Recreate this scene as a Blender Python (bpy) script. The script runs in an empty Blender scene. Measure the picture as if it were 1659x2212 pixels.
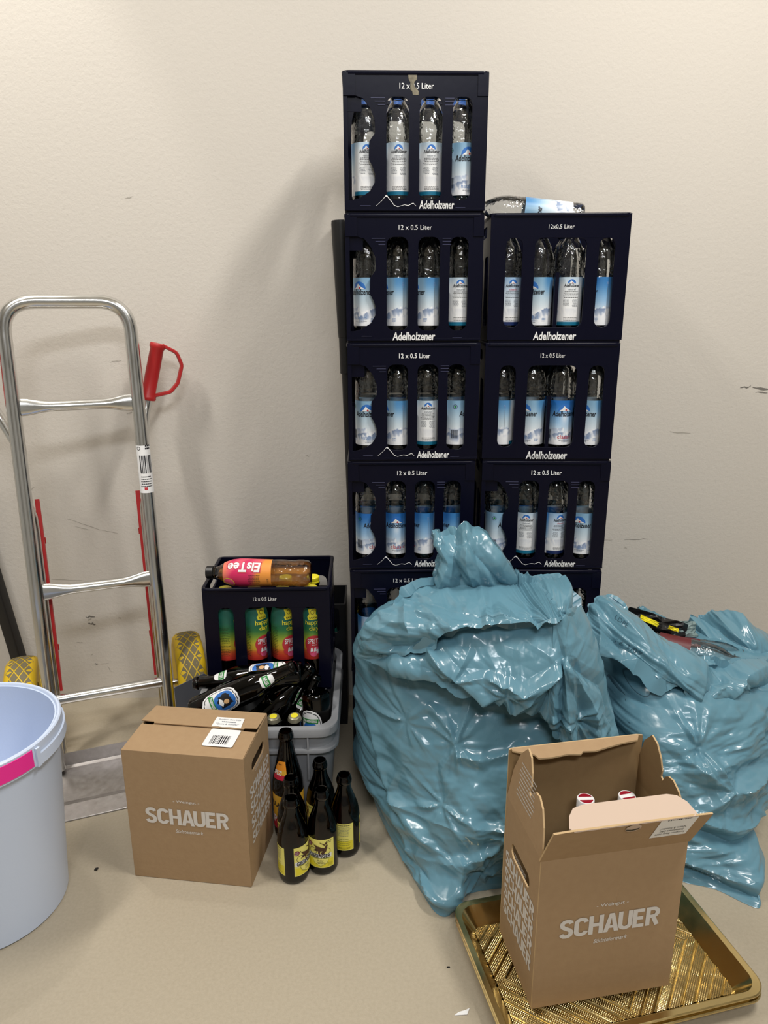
import bpy, bmesh, math, random
import numpy as np
from mathutils import Vector, Matrix
from mathutils.geometry import tessellate_polygon
from mathutils.bvhtree import BVHTree

random.seed(7)
SC = bpy.context.scene
COL = SC.collection
PI = math.pi

# ------------------------------------------------------------------ camera
CAM_POS = Vector((0.0455, -1.652, 1.16))
YAW, PITCH, ROLL, FPX = 0.0225, 0.2773, -0.0026, 1550.0
cy, sy, cp, sp = math.cos(YAW), math.sin(YAW), math.cos(PITCH), math.sin(PITCH)
fw = Vector((sy * cp, cy * cp, -sp)); rt = Vector((cy, -sy, 0)); up = rt.cross(fw)
r2 = math.cos(ROLL) * rt + math.sin(ROLL) * up
u2 = math.cos(ROLL) * up - math.sin(ROLL) * rt
cd = bpy.data.cameras.new('camera')
cam = bpy.data.objects.new('camera', cd); COL.objects.link(cam)
cam.matrix_world = Matrix(((r2.x, u2.x, -fw.x, CAM_POS.x), (r2.y, u2.y, -fw.y, CAM_POS.y), (r2.z, u2.z, -fw.z, CAM_POS.z), (0, 0, 0, 1)))
cd.sensor_fit = 'VERTICAL'; cd.sensor_height = 36.0; cd.lens = FPX / 2212.0 * 36.0
cd.clip_start = 0.02; cd.clip_end = 50
SC.camera = cam

# ------------------------------------------------------------------ world, lamps, exposure
w = bpy.data.worlds.new('world'); SC.world = w; w.use_nodes = True
w.node_tree.nodes['Background'].inputs[0].default_value = (0.9, 0.95, 1.0, 1)
w.node_tree.nodes['Background'].inputs[1].default_value = 0.15
SC.view_settings.view_transform = 'Standard'
SC.view_settings.look = 'None'
SC.view_settings.gamma = 1.0
SC.view_settings.use_curve_mapping = False
SC.view_settings.exposure = 0.36

def area(name, loc, target, sx, sy_, power, color):
    l = bpy.data.lights.new(name, 'AREA'); l.shape = 'RECTANGLE'; l.size = sx; l.size_y = sy_
    l.energy = power; l.color = color
    o = bpy.data.objects.new(name, l); COL.objects.link(o); o.location = loc
    d = Vector(target) - Vector(loc); o.rotation_euler = d.to_track_quat('-Z', 'Y').to_euler()
    return o
WARM = (1.0, 0.96, 0.895)
area('ceiling_lamp_light', (-1.2, -0.75, 2.82), (-1.0, -0.3, 0), 0.16, 0.8, 21, WARM)
area('ceiling_lamp_light', (1.05, -0.95, 2.82), (0.9, -0.5, 0), 0.16, 0.8, 30, WARM)
area('ceiling_lamp_light', (0.3, -2.7, 2.82), (0.2, -1.6, 0), 1.1, 0.3, 30, (0.95, 0.97, 1.0))
sl = bpy.data.lights.new('wall_downlight', 'SPOT'); sl.energy = 25; sl.spot_size = math.radians(54); sl.spot_blend = 0.2; sl.shadow_soft_size = 0.06; sl.color = WARM
so = bpy.data.objects.new('wall_downlight', sl); COL.objects.link(so); so.location = (-0.95, 0.1, 2.82)

# ------------------------------------------------------------------ helpers
def lin(c):
    c = c / 255.0
    return c / 12.92 if c <= 0.04045 else ((c + 0.055) / 1.055) ** 2.4
def rgb(r, g, b): return (lin(r), lin(g), lin(b), 1.0)

def subdiv(vs, fs, L):
    """split triangles until no edge is longer than L, so print can follow a round bottle"""
    vs = list(vs); out = []; mid = {}
    todo = [(f[0], f[i], f[i + 1]) for f in fs for i in range(1, len(f) - 1)]
    while todo:
        t = todo.pop(); e = [math.dist(vs[t[i]], vs[t[(i + 1) % 3]]) for i in range(3)]; i = e.index(max(e))
        if e[i] <= L: out.append(t); continue
        a, b_, c = t[i], t[(i + 1) % 3], t[(i + 2) % 3]; k = (min(a, b_), max(a, b_))
        if k not in mid: mid[k] = len(vs); vs.append(((vs[a][0] + vs[b_][0]) / 2, (vs[a][1] + vs[b_][1]) / 2))
        todo += [(a, mid[k], c), (mid[k], b_, c)]
    return vs, out
class MB:
    """collects geometry for ONE mesh"""
    def __init__(s): s.v = []; s.f = []; s.m = []; s.s = []
    def add(s, vs, fs, mi=0, smooth=False, M=None):
        n = len(s.v)
        if M is not None: vs = [tuple(M @ Vector(p)) for p in vs]
        s.v.extend([tuple(p) for p in vs])
        for f in fs: s.f.append(tuple(i + n for i in f)); s.m.append(mi); s.s.append(smooth)
        return s
    def box(s, x0, x1, y0, y1, z0, z1, mi=0, M=None):
        v = [(x0, y0, z0), (x1, y0, z0), (x1, y1, z0), (x0, y1, z0), (x0, y0, z1), (x1, y0, z1), (x1, y1, z1), (x0, y1, z1)]
        return s.add(v, [(3, 2, 1, 0), (4, 5, 6, 7), (0, 1, 5, 4), (1, 2, 6, 5), (2, 3, 7, 6), (3, 0, 4, 7)], mi, False, M)
    def lathe(s, prof, seg=32, mi=0, M=None, a0=0.0, a1=None, smooth=True):
        full = a1 is None
        if full: a1 = a0 + 2 * PI
        n = seg if full else seg + 1
        v = []; f = []
        for r, z in prof:
            for k in range(n):
                a = a0 + (a1 - a0) * k / seg
                v.append((r * math.sin(a), -r * math.cos(a), z))
        for i in range(len(prof) - 1):
            for k in range(seg):
                k2 = (k + 1) % n if full else k + 1
                a, b, c, d = i * n + k, i * n + k2, (i + 1) * n + k2, (i + 1) * n + k
                q = []
                for t in (a, b, c, d):
                    q.append(t)
                if prof[i][0] < 1e-7: q = [a, c, d]
                elif prof[i + 1][0] < 1e-7: q = [a, b, c]
                f.append(tuple(q))
        return s.add(v, f, mi, smooth, M)
    def loops(s, loops, mi=0, smooth=False, M=None, cap0=False, cap1=False, closed=True):
        """skin a list of equal-length point loops"""
        n = len(loops[0]); v = [p for l in loops for p in l]; f = []
        for i in range(len(loops) - 1):
            for k in range(n if closed else n - 1):
                k2 = (k + 1) % n
                f.append((i * n + k, i * n + k2, (i + 1) * n + k2, (i + 1) * n + k))
        if cap0: f.append(tuple(range(n - 1, -1, -1)))
        if cap1: f.append(tuple((len(loops) - 1) * n + k for k in range(n)))
        return s.add(v, f, mi, smooth, M)
    def tube(s, path, r, seg=12, mi=0, M=None, caps=True, smooth=True, radii=None, flat=None):
        P = [Vector(p) for p in path]; L = []
        t0 = (P[1] - P[0]).normalized(); nrm = t0.orthogonal().normalized()
        for i, p in enumerate(P):
            t = (P[min(i + 1, len(P) - 1)] - P[max(i - 1, 0)]).normalized()
            nrm = (nrm - t * nrm.dot(t)).normalized(); b = t.cross(nrm)
            rr = radii[i] if radii else r
            L.append([tuple(p + (nrm * math.cos(2 * PI * k / seg) + b * math.sin(2 * PI * k / seg)) * rr) for k in range(seg)])
        return s.loops(L, mi, smooth, M, caps, caps)
    def plate(s, outer, holes, fn, th, mi=0, side_mi=None):
        """flat plate with holes; fn(a, b, depth) -> point"""
        rings = [outer] + list(holes)
        tri = tessellate_polygon([[Vector((p[0], p[1], 0)) for p in r] for r in rings])
        flat = [p for r in rings for p in r]; n = len(flat)
        v = [fn(p[0], p[1], 0.0) for p in flat] + [fn(p[0], p[1], th) for p in flat]
        f = [tuple(t) for t in tri] + [tuple(i + n for i in reversed(t)) for t in tri]
        s.add(v, f, mi)
        base = len(s.v) - 2 * n; o = 0
        for r in rings:
            m = len(r)
            for k in range(m):
                a, b = o + k, o + (k + 1) % m
                s.f.append((base + a, base + b, base + n + b, base + n + a)); s.m.append(mi if side_mi is None else side_mi); s.s.append(False)
            o += m
        return s
    def flat(s, poly, fn, mi=0):
        tri = tessellate_polygon([[Vector((p[0], p[1], 0)) for p in poly]])
        vs, fs = subdiv([(p[0], p[1]) for p in poly], [tuple(t) for t in tri], .004)
        return s.add([fn(p[0], p[1]) for p in vs], fs, mi)
    def text(s, body, fn, wd, ht, cx=0.0, cy=0.0, mi=0, shear=0.0, bold=0.0, flip=False):
        vs, fs = text2d(body, shear, bold)
        k = -1.0 if flip else 1.0
        vs, fs = subdiv([(p[0] * wd, p[1] * ht) for p in vs], fs, .0045)
        return s.add([fn(cx + k * p[0], cy + k * p[1]) for p in vs], fs, mi)
    def mesh(s, name, mats, recalc=True, sharp=0.7, weld=False):
        me = bpy.data.meshes.new(name)
        me.from_pydata(s.v, [], s.f)
        for m in mats: me.materials.append(m)
        me.polygons.foreach_set('material_index', s.m)
        me.polygons.foreach_set('use_smooth', s.s)
        if recalc or weld:
            bm = bmesh.new(); bm.from_mesh(me)
            if weld: bmesh.ops.remove_doubles(bm, verts=bm.verts, dist=1e-5)
            if recalc: bmesh.ops.recalc_face_normals(bm, faces=bm.faces)
            bm.to_mesh(me); bm.free()
        if any(s.s): me.set_sharp_from_angle(angle=sharp)
        me.update()
        return me
    def obj(s, name, mats, parent=None, bevel=0.0, **k):
        return put(name, s.mesh(name, mats if isinstance(mats, (list, tuple)) else [mats], **k), parent, bevel)

def put(name, me, parent=None, bevel=0.0, label=None):
    o = bpy.data.objects.new(name, me); COL.objects.link(o)
    if parent: o.parent = parent
    if bevel:
        b = o.modifiers.new('bevel', 'BEVEL'); b.width = bevel; b.segments = 2; b.limit_method = 'ANGLE'; b.angle_limit = 0.9
    if label: o['label'] = label
    return o
def tag(o, label, cat, group=None, kind=None):
    o['label'] = label; o['category'] = cat
    if group: o['group'] = group
    if kind: o['kind'] = kind
    return o
def thing(name, label, cat, M=None, group=None):
    o = bpy.data.objects.new(name, None); COL.objects.link(o)
    o.empty_display_size = 0.05
    if M is not None: o.matrix_world = M
    return tag(o, label, cat, group)
def TR(x, y, z, yaw=0.0): return Matrix.Translation((x, y, z)) @ Matrix.Rotation(yaw, 4, 'Z')
def along(base, tip, roll=0.0):
    """matrix putting local z from base towards tip"""
    b = Vector(base); z = (Vector(tip) - b).normalized()
    y = Vector((0, 0, 1)); y = (y - z * y.dot(z))
    y = y.normalized() if y.length > 1e-4 else Vector((0, 1, 0)); x = y.cross(z)
    M = Matrix(((x.x, y.x, z.x, b.x), (x.y, y.y, z.y, b.y), (x.z, y.z, z.z, b.z), (0, 0, 0, 1)))
    return M @ Matrix.Rotation(roll, 4, 'Z')

def facing(base, tip, roll=0.0):
    """like along(), with the front of the bottle turned up and towards the middle of the room"""
    b = Vector(base); z = (Vector(tip) - b).normalized(); y = -(Vector((0, -1.5, 1.0)) - b); y = (y - z * y.dot(z)).normalized(); x = y.cross(z)
    return Matrix(((x.x, y.x, z.x, b.x), (x.y, y.y, z.y, b.y), (x.z, y.z, z.z, b.z), (0, 0, 0, 1))) @ Matrix.Rotation(roll, 4, 'Z')

_tx = {}
def text2d(body, shear=0.0, bold=0.0):
    """letter shapes normalised to a centred 1 x 1 box"""
    k = (body, shear, bold)
    if k not in _tx:
        c = bpy.data.curves.new('t', 'FONT'); c.body = body; c.size = 1.0; c.shear = shear; c.offset = bold
        c.resolution_u = 2; c.fill_mode = 'FRONT'
        o = bpy.data.objects.new('t', c); COL.objects.link(o)
        dg = bpy.context.evaluated_depsgraph_get(); dg.update()
        me = bpy.data.meshes.new_from_object(o.evaluated_get(dg))
        vs = np.array([v.co[:2] for v in me.vertices]); fs = [tuple(p.vertices) for p in me.polygons]
        bpy.data.objects.remove(o); bpy.data.curves.remove(c); bpy.data.meshes.remove(me)
        lo, hi = vs.min(0), vs.max(0)
        vs = (vs - (lo + hi) / 2) / (hi - lo)
        _tx[k] = ([tuple(p) for p in vs], fs)
    return _tx[k]
def rr(x0, x1, z0, z1, r, n=5):
    P = []
    for cx_, cz_, a in ((x1 - r, z0 + r, -PI / 2), (x1 - r, z1 - r, 0), (x0 + r, z1 - r, PI / 2), (x0 + r, z0 + r, PI)):
        for k in range(n + 1):
            t = a + PI / 2 * k / n; P.append((cx_ + r * math.cos(t), cz_ + r * math.sin(t)))
    return P
def circ(cx_, cz_, r, n=20, sx=1.0): return [(cx_ + sx * r * math.cos(2 * PI * k / n), cz_ + r * math.sin(2 * PI * k / n)) for k in range(n)]
def fillet(pts, r, n=8):
    P = [Vector(p) for p in pts]; out = [P[0]]
    for i in range(1, len(P) - 1):
        a = (P[i - 1] - P[i]).normalized(); b = (P[i + 1] - P[i]).normalized()
        d = min(r / math.tan(a.angle(b) / 2), (P[i - 1] - P[i]).length * .49, (P[i + 1] - P[i]).length * .49)
        p0, p1 = P[i] + a * d, P[i] + b * d
        for k in range(n + 1):
            t = k / n; out.append(p0 * (1 - t) ** 2 + P[i] * 2 * t * (1 - t) + p1 * t * t)
    return out + [P[-1]]
def crom(vals, ts, t):
    """Catmull-Rom through keyed arrays"""
    t = min(max(t, ts[0]), ts[-1])
    i = max(0, min(len(ts) - 2, int(np.searchsorted(ts, t, side='right')) - 1))
    f = (t - ts[i]) / (ts[i + 1] - ts[i])
    p1, p2 = vals[i], vals[i + 1]
    m1 = (vals[i + 1] - vals[i - 1]) / (ts[i + 1] - ts[i - 1]) * (ts[i + 1] - ts[i]) if i > 0 else (p2 - p1)
    m2 = (vals[i + 2] - vals[i]) / (ts[i + 2] - ts[i]) * (ts[i + 1] - ts[i]) if i + 2 < len(ts) else (p2 - p1)
    return (2 * f ** 3 - 3 * f ** 2 + 1) * p1 + (f ** 3 - 2 * f ** 2 + f) * m1 + (-2 * f ** 3 + 3 * f ** 2) * p2 + (f ** 3 - f ** 2) * m2

# ------------------------------------------------------------------ materials
def mat(name, col, rough=0.5, metal=0.0, bump=None, spec=0.5, vcol=None, noise_rough=None, vary=None, coat=0.0, emit=None, detail=4.0, stretch=None):
    m = bpy.data.materials.new(name); m.use_nodes = True; nt = m.node_tree; N = nt.nodes; L = nt.links
    p = N['Principled BSDF']
    p.inputs['Base Color'].default_value = col; p.inputs['Roughness'].default_value = rough
    p.inputs['Metallic'].default_value = metal; p.inputs['Specular IOR Level'].default_value = spec
    p.inputs['Coat Weight'].default_value = coat
    tc = N.new('ShaderNodeTexCoord'); co = tc.outputs['Object']
    if stretch:
        mp = N.new('ShaderNodeMapping'); mp.inputs['Scale'].default_value = stretch; L.new(co, mp.inputs[0]); co = mp.outputs[0]
    if vcol:
        a = N.new('ShaderNodeVertexColor'); a.layer_name = vcol; L.new(a.outputs[0], p.inputs['Base Color'])
    if vary:                                   # (scale, amount[, second colour])
        n = N.new('ShaderNodeTexNoise'); n.inputs['Scale'].default_value = vary[0]; n.inputs['Detail'].default_value = 6
        L.new(co, n.inputs['Vector'])
        mx = N.new('ShaderNodeMixRGB'); mx.inputs[1].default_value = col; mx.inputs[2].default_value = vary[2]
        mr = N.new('ShaderNodeMapRange'); mr.inputs[1].default_value = 0.35; mr.inputs[2].default_value = 0.7; mr.inputs[4].default_value = vary[1]
        L.new(n.outputs[0], mr.inputs[0]); L.new(mr.outputs[0], mx.inputs[0]); L.new(mx.outputs[0], p.inputs['Base Color'])
    if bump:                                   # list of (scale, distance)
        prev = None
        for sc_, d in bump:
            n = N.new('ShaderNodeTexNoise'); n.inputs['Scale'].default_value = sc_; n.inputs['Detail'].default_value = detail
            L.new(co, n.inputs['Vector'])
            b = N.new('ShaderNodeBump'); b.inputs['Strength'].default_value = 1.0; b.inputs['Distance'].default_value = d
            L.new(n.outputs[0], b.inputs['Height'])
            if prev: L.new(prev.outputs[0], b.inputs['Normal'])
            prev = b
        L.new(prev.outputs[0], p.inputs['Normal'])
    if noise_rough:
        n = N.new('ShaderNodeTexNoise'); n.inputs['Scale'].default_value = noise_rough[0]; n.inputs['Detail'].default_value = 5
        L.new(co, n.inputs['Vector'])
        mr = N.new('ShaderNodeMapRange'); mr.inputs[1].default_value = 0.3; mr.inputs[2].default_value = 0.7
        mr.inputs[3].default_value = noise_rough[1]; mr.inputs[4].default_value = noise_rough[2]
        L.new(n.outputs[0], mr.inputs[0]); L.new(mr.outputs[0], p.inputs['Roughness'])
    return m

def clear(name, tint, rough=0.05, ior=1.45, bump=None, boost=1.0):
    """thin clear wall: what is behind shows through its tint, with a glossy surface reflection"""
    m = bpy.data.materials.new(name); m.use_nodes = True; nt = m.node_tree; N = nt.nodes; L = nt.links
    N.remove(N['Principled BSDF']); out = N['Material Output']
    t = N.new('ShaderNodeBsdfTransparent'); t.inputs[0].default_value = tint
    g = N.new('ShaderNodeBsdfGlossy'); g.inputs['Roughness'].default_value = rough
    fr = N.new('ShaderNodeFresnel'); fr.inputs[0].default_value = ior
    mx = N.new('ShaderNodeMixShader')
    mu = N.new('ShaderNodeMath'); mu.operation = 'MULTIPLY'; mu.inputs[1].default_value = boost; mu.use_clamp = True
    L.new(fr.outputs[0], mu.inputs[0]); L.new(mu.outputs[0], mx.inputs[0]); L.new(t.outputs[0], mx.inputs[1]); L.new(g.outputs[0], mx.inputs[2])
    L.new(mx.outputs[0], out.inputs[0])
    if bump:
        tc = N.new('ShaderNodeTexCoord')
        n = N.new('ShaderNodeTexNoise'); n.inputs['Scale'].default_value = bump[0]; n.inputs['Detail'].default_value = 2
        L.new(tc.outputs['Object'], n.inputs['Vector'])
        b = N.new('ShaderNodeBump'); b.inputs['Distance'].default_value = bump[1]; L.new(n.outputs[0], b.inputs['Height'])
        L.new(b.outputs[0], g.inputs['Normal']); L.new(b.outputs[0], fr.inputs['Normal'])
    return m

M = {}
M['wall'] = mat('wall_paint', rgb(210, 204, 195), 0.75, bump=[(90, 0.0007), (300, 0.0004)], spec=0.25)
M['wall_dim'] = mat('dimmed_wall_paint', rgb(182, 182, 180), 0.8)  # unseen room walls, greyed to cut bounced light and raise contrast
M['scuff'] = mat('scuff_grey', rgb(120, 116, 110), 0.8)
M['scuff_faint'] = mat('scuff_pale', rgb(172, 166, 156), 0.8)
M['floor'] = mat('floor_vinyl', rgb(178, 167, 147), 0.42, vary=(160, 0.5, rgb(164, 153, 133)), bump=[(420, 0.0003)], spec=0.4)
M['ceiling'] = mat('ceiling_paint', rgb(225, 222, 215), 0.9)
M['crate'] = mat('crate_plastic', rgb(8, 9, 27), 0.3, bump=[(60, 0.0001)], spec=0.16)
M['crate_black'] = mat('crate_black_plastic', rgb(14, 15, 20), 0.4, spec=0.4)
M['white_ink'] = mat('white_ink', rgb(232, 232, 232), 0.5)
M['dim_ink'] = mat('raised_rib', rgb(60, 62, 92), 0.3)
M['tape'] = mat('torn_tape', rgb(140, 132, 110), 0.6, vary=(120, 1.0, rgb(96, 90, 76)))
M['pet'] = clear('clear_plastic', (0.93, 0.945, 0.95, 1), 0.07, 1.5, bump=(70, 0.003), boost=2.1)
M['pet_blue'] = mat('blue_cap', rgb(60, 110, 190), 0.3)
M['label_print'] = mat('label_print', (1, 1, 1, 1), 0.38, vcol='Col', spec=0.4)
M['black_ink'] = mat('black_ink', rgb(20, 20, 28), 0.5)
M['grey_ink'] = mat('grey_ink', rgb(110, 115, 125), 0.5)
M['paleblue_ink'] = mat('pale_blue_ink', rgb(120, 150, 195), 0.5)
M['red_ink'] = mat('red_ink', rgb(190, 50, 60), 0.5)
M['blue_ink'] = mat('blue_ink', rgb(45, 110, 190), 0.5)
M['yellow_ink'] = mat('yellow_ink', rgb(228, 214, 50), 0.5)
M['green_ink'] = mat('green_ink', rgb(30, 130, 50), 0.5)
M['brown_glass'] = clear('brown_glass', (0.13, 0.052, 0.014, 1), 0.03, 1.5, boost=1.1)
M['dark_glass'] = clear('dark_glass', (0.05, 0.06, 0.03, 1), 0.04, 1.5)
M['juice'] = clear('amber_bottle', (0.55, 0.36, 0.22, 1), 0.08, 1.45)
M['tea'] = mat('amber_glow_tea', rgb(226, 150, 52), 0.15, spec=0.3)  # amber body colour stands in for light refracted through the tea
_p = M['tea'].node_tree.nodes['Principled BSDF']; _p.inputs['Alpha'].default_value = 0.45
M['yellow_cap'] = mat('yellow_cap', rgb(235, 222, 40), 0.35)
M['black_cap'] = mat('black_cap', rgb(18, 18, 20), 0.35)
M['card'] = mat('cardboard', rgb(169, 141, 108), 0.72, bump=[(140, 0.0003)], vary=(70, 0.35, rgb(158, 129, 97)), spec=0.2)
M['card_in'] = mat('cardboard_inside', rgb(150, 124, 88), 0.8, vary=(70, 0.35, rgb(138, 112, 80)), spec=0.2)
M['card_edge'] = mat('cardboard_edge', rgb(196, 168, 128), 0.85, spec=0.1)
M['card_tab'] = mat('pale_cardboard', rgb(203, 181, 163), 0.75, spec=0.2)
M['print_grey'] = mat('silver_print', rgb(216, 211, 205), 0.55)
M['paper'] = mat('white_paper', rgb(238, 238, 238), 0.6)
M['alu'] = mat('aluminium_tube', rgb(222, 222, 220), 0.2, 1.0, noise_rough=(14, 0.17, 0.24))
M['alu_plate'] = mat('aluminium_plate', rgb(188, 184, 182), 0.42, 1.0, noise_rough=(60, 0.34, 0.55), vary=(90, 0.6, rgb(168, 162, 160)))
M['steel_dark'] = mat('grey_sheet_metal', rgb(100, 104, 113), 0.38, 0.3)
M['red_plastic'] = mat('red_plastic', rgb(178, 34, 36), 0.42)
M['yellow_tyre'] = mat('yellow_rubber', rgb(222, 184, 24), 0.5)
M['grey_tread'] = mat('grey_tread', rgb(120, 110, 82), 0.75)
M['black_rubber'] = mat('black_metal', rgb(20, 19, 19), 0.45)
M['pole_black'] = mat('pole_black', rgb(13, 13, 15), 0.4)
M['euro'] = mat('grey_box_plastic', rgb(142, 144, 148), 0.4, bump=[(120, 0.0003)])
M['bucket'] = mat('bucket_plastic', rgb(206, 219, 242), 0.38, bump=[(150, 0.0002)])
M['pink'] = mat('pink_tape', rgb(242, 42, 150), 0.5)
M['gold'] = mat('gold_foil', rgb(206, 184, 130), 0.2, 1.0, noise_rough=(40, 0.14, 0.27))
M['yellow_card'] = mat('yellow_card', rgb(190, 176, 40), 0.5)
M['wax_red'] = mat('dark_red', rgb(150, 16, 40), 0.4)
M['dark_red'] = mat('dark_red_label', rgb(92, 20, 28), 0.5)
M['skin'] = mat('portrait_tone', rgb(214, 170, 120), 0.5)
M['orange_ink'] = mat('orange_ink', rgb(236, 150, 40), 0.45)
M['pink_ink'] = mat('pink_ink', rgb(226, 90, 130), 0.4)
def bag_mat(name, col, tcol):
    m = mat(name, col, 0.3, bump=[(30, 0.0007)], spec=0.6, vary=(9, 0.55, tcol), noise_rough=(22, 0.15, 0.28), detail=3.0)
    return m
M['bag'] = bag_mat('blue_bag_film', rgb(99, 142, 160), rgb(93, 134, 149))

# ------------------------------------------------------------------ the room
WY = 0.345
def struct(name, mb, mats, **k):
    o = mb.obj(name, mats, **k); o['kind'] = 'structure'; return o
b = MB(); b.box(-2.7, 3.3, -4.3, WY, -0.1, 0.0); struct('floor', b, M['floor'])
b = MB(); b.box(-2.7, 3.3, -4.3, WY + .1, 2.9, 3.0); struct('ceiling', b, M['ceiling'])
b = MB(); b.box(-2.7, 3.3, WY, WY + .1, -0.1, 2.9)
rs = random.Random(3)
def streak(x0, z0, x1, z1, wd, mi, n=5):
    """scuff mark: a thin ragged strip on the wall paint"""
    a = []; c = []
    dx, dz = x1 - x0, z1 - z0; L = math.hypot(dx, dz); nx, nz = -dz / L, dx / L
    for i in range(n + 1):
        t = i / n; j = rs.uniform(-.4, .4) * wd; h = wd * (0.25 + 0.75 * math.sin(PI * min(max(t, .06), .94))) * rs.uniform(.5, 1)
        x, z = x0 + dx * t + nx * j, z0 + dz * t + nz * j
        a.append((x + nx * h / 2, WY - .0004, z + nz * h / 2)); c.append((x - nx * h / 2, WY - .0004, z - nz * h / 2))
    b.loops([a, c], mi, closed=False)
for q in [(1.085, .944, 1.115, .946, .006, 1), (1.12, .942, 1.175, .936, .008, 1), (1.13, .93, 1.165, .928, .004, 1),
          (-.802, .272, -.775, .274, .008, 1), (-.797, .262, -.785, .266, .006, 2), (-.798, .252, -.775, .250, .007, 1),
          (-.82, .58, -.73, .545, .0025, 2), (-.73, .546, -.68, .535, .002, 2), (-.80, .556, -.76, .545, .002, 2), (-.705, .268, -.698, .27, .005, 2),
          (-.793, .118, -.783, .118, .005, 1), (-.775, .118, -.75, .12, .002, 2), (-.86, .37, -.74, .358, .003, 2), (-.89, .395, -.8, .39, .002, 2),
          (-.84, .19, -.82, .19, .003, 2), (-.6, .29, -.59, .294, .003, 2), (-.80, .147, -.795, .152, .003, 2), (-.755, .11, -.745, .09, .002, 2),
          (-.62, .88, -.6, .886, .003, 2), (-.65, 1.02, -.62, 1.025, .003, 2), (.80, .50, .87, .502, .0025, 1), (.735, .5, .765, .5, .002, 2), (.8, .475, .81, .474, .003, 2),
          (-.57, 1.43, -.55, 1.434, .003, 2), (.9, .82, .96, .815, .003, 2), (-.92, .66, -.90, .675, .003, 2), (-.91, .40, -.91, .32, .002, 2), (-.13, .76, -.12, .757, .004, 2)]:
    streak(*q)
struct('wall_back', b, [M['wall'], M['scuff'], M['scuff_faint']], recalc=False)
b = MB(); b.box(-2.8, -2.7, -4.3, WY + .1, -.1, 2.9); struct('wall_left', b, M['wall_dim'])
b = MB(); b.box(3.3, 3.4, -4.3, WY + .1, -.1, 2.9); struct('wall_right', b, M['wall_dim'])
b = MB(); b.box(-2.8, 3.4, -4.4, -4.3, -.1, 2.9); struct('wall_front', b, M['wall_dim'])

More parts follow.
